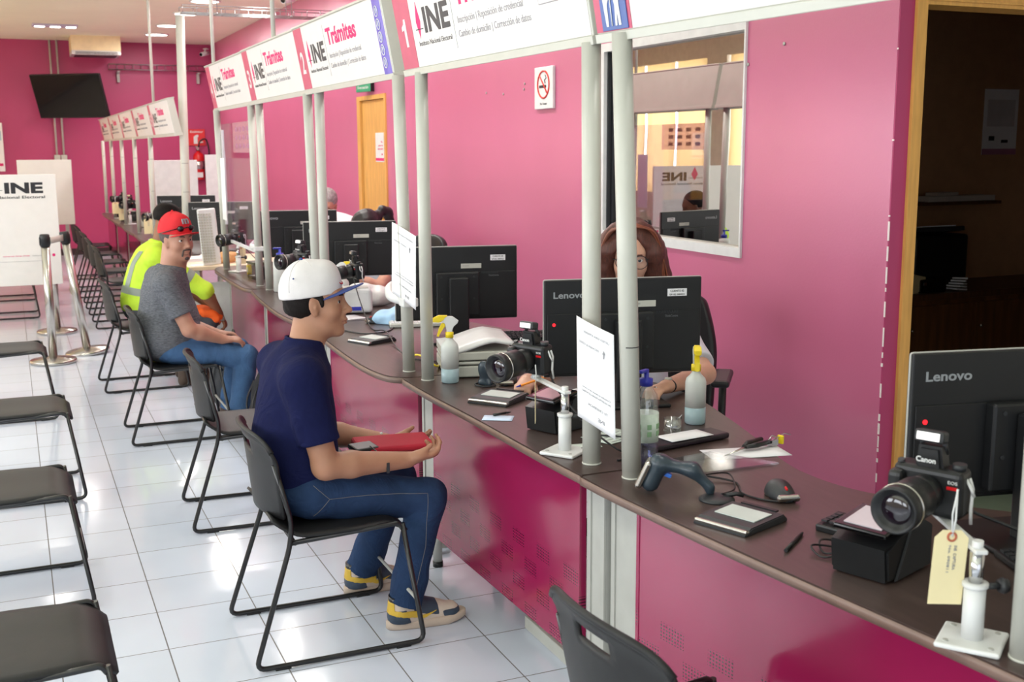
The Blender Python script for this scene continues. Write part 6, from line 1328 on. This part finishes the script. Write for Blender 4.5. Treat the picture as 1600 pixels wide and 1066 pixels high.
J = dict(pelvis=(0,0,.57), chest=(.0,0,.82), neck=(.045,0,.99), head=HTo, sh=[(0,-.18,.91),(0,.18,.91)], el=[(.12,-.25,.68),(.12,.25,.68)], wr=[(.36,-.12,.80),(.36,.16,.82)])
po, bo, so_, _ = person((2.43,9.28,0), math.radians(-128), 'grey-haired man with glasses reading a paper behind the poles', J, ske, m_mag, .7, None, h=.007, legs=False, seed=51)
eyes(HTo, bo); m_gh = M('grey_hair', (150,146,144), .6, var=.3, scale=50, bump=.4, bscale=200); B = Body(HTo.translation-Vector((.17,.17,.14)), HTo.translation+Vector((.17,.17,.16)), .005)
B.ell((-.020,0,.045),(.104,.083,.092),None,.0,T=HTo).ell((.10,0,.0),(.055,.07,.07),None,.02,True,HTo).keep((0,0,-.03),(.3,0,1),T=HTo).folds(.0015,90,2); B.mesh('hair', m_gh, bo); glasses(HTo, bo, m_frame)
o = thing('held_paper', (2.40,8.88,.98), 0, 'white paper held up by the grey-haired man', 'paper'); o.rotation_euler = (math.radians(62),math.radians(18),math.radians(-15)); mb = MB(); mb.grid(lambda u,v: Vector(((u-.5)*.21,(v-.5)*.28,.02*math.sin(PI*u))), 8, 2, .0008); mb.build('sheet', m_paper, o)
office_chair(2.52,9.38,math.radians(-128),'black office chair of the grey-haired man')

# ---------------------------------------------------------------- the dark side room
m_dwood2 = M('dark_oak', (110,68,38), .4, var=.3, scale=5, stretch=(5,5,.5))
o = thing('wooden_cabinet', (4.93,5.36,0), 0, 'dark wooden cabinet in the side room', 'cabinet'); mb = MB(); mb.box2((0,0,.68),(1.75,.56,.72),.004); mb.build('worktop', m_dwood, o); mb = MB(); mb.box2((.02,.02,0),(1.72,.54,.68)); mb.build('body', m_dwood2, o)
for i in range(3): mb = MB(); mb.box2((.05+.56*i,-.0,.05),(.05+.56*i+.53,.02,.65),.003); d_ = mb.build('door', m_dwood2, o); mb = MB(); mb.ball((.09+.56*i,-.01,.5),.012); mb.build('knob', m_steel, d_)
o = thing('phone_box', (5.02,5.46,.722), .1, 'beige box at the left end of the dark wooden cabinet', 'box'); mb = MB(); mb.prism([(-.10,0),(.13,0),(.13,.10),(-.02,.13),(-.10,.12)],-.08,.08,frame((0,0,0),(1,0,0),(0,0,1)),.012); mb.build('case', M('beige_plastic',(196,178,136),.5), o)
o = thing('black_phone', (5.20,5.44,.722), 0, 'black glossy box in front of the blue cup', 'box'); mb = MB(); mb.box((0,0,.045),(.22,.12,.085),None,.012,3); mb.build('case', m_blackgl, o); mb = MB(); mb.box((-.07,-.062,.06),(.02,.004,.02)); mb.build('chrome_badge', m_chrome, o)
o = thing('blue_cup', (5.28,5.62,.722), 0, 'blue metal cup with a bright rim on the dark cabinet', 'cup'); mb = MB(); mb.lathe([(.001,0),(.05,0),(.055,.16),(.052,.16),(.047,.004),(.001,.004)],n=28); mb.build('body', M('blue_enamel',(30,64,150),.2), o); mb = MB(); mb.lathe([(.0555,.158),(.057,.165),(.052,.165),(.0515,.158)],n=28); mb.build('rim', m_chrome, o)
o = thing('paper_pile', (5.44,5.44,.722), .2, 'crumpled white papers right of the black box in the side room', 'papers'); mb = MB(); [mb.box((.01*i,0,.008+.016*i),(.11-.012*i,.09,.010),rot(z=9*i,y=6)) for i in range(5)]; mb.build('sheets', m_paper, o)
o = thing('black_printer', (5.42,5.70,.722), 0, 'large black printer standing against the side room wall', 'printer'); mb = MB(); mb.box((0,0,.17),(.44,.30,.34),None,.02,3); mb.build('case', m_black, o); mb = MB(); mb.box((-.03,-.05,.365),(.40,.22,.03),rot(x=-8),.006); mb.build('paper_tray', m_dark, o); mb = MB(); mb.box((-.03,-.05,.385),(.28,.18,.006),rot(x=-8)); mb.build('paper', m_paper, o)
o = thing('wall_shelf', (5.48,5.78,1.235), 0, 'small dark wall shelf with papers in the side room', 'shelf'); mb = MB(); mb.box2((-.02,0,0),(.66,.17,.02)); mb.build('board', m_dwood, o)
o = thing('paper_tray', (5.80,5.86,1.256), 0, 'low pile of folded papers on the wall shelf', 'papers'); mb = MB(); mb.box((0,0,.02),(.60,.14,.035),rot(z=2)).box((-.12,-.01,.05),(.22,.10,.02),rot(z=12)); mb.build('sheets', M('dim_paper',(190,180,170),.8), o)
o = thing('wall_calendar', (6.10,5.945,1.56), 0, 'wall calendar hanging in the side room', 'calendar'); mb = MB(); mb.box2((0,-.004,0),(.31,.0,.44)); mb.build('sheet', m_paper, o); mb = MB(); mb.box2((.03,-.006,.19),(.28,-.004,.37)); mb.build('date_grid', M('calendar_grid',(210,206,208),.7), o); mb = MB(); mb.box2((.0,-.006,.0),(.31,-.004,.04)); mb.build('plum_band', M('plum_tint',(170,110,140),.6), o); mb = MB(); mb.box((.08,-.005,.11),(.05,.002,.03)); mb.build('small_picture', m_ink, o); mb = MB(); mb.box((.20,-.005,.09),(.06,.002,.02)); mb.build('small_picture', m_ink, o)

o = thing('black_bag', (1.86,1.42,CT), .3, 'black cloth bag lying behind the pole at the right edge', 'bag'); B = Body((-.25,-.25,-.01),(.25,.25,.2),.007); B.ell((0,0,.05),(.15,.12,.07),None,.02).ell((.08,.04,.08),(.07,.08,.05),None,.03).folds(.008,45,15).keep((0,0,0),(0,0,1)); B.mesh('cloth', M('black_cloth',(18,18,20),.8), o)
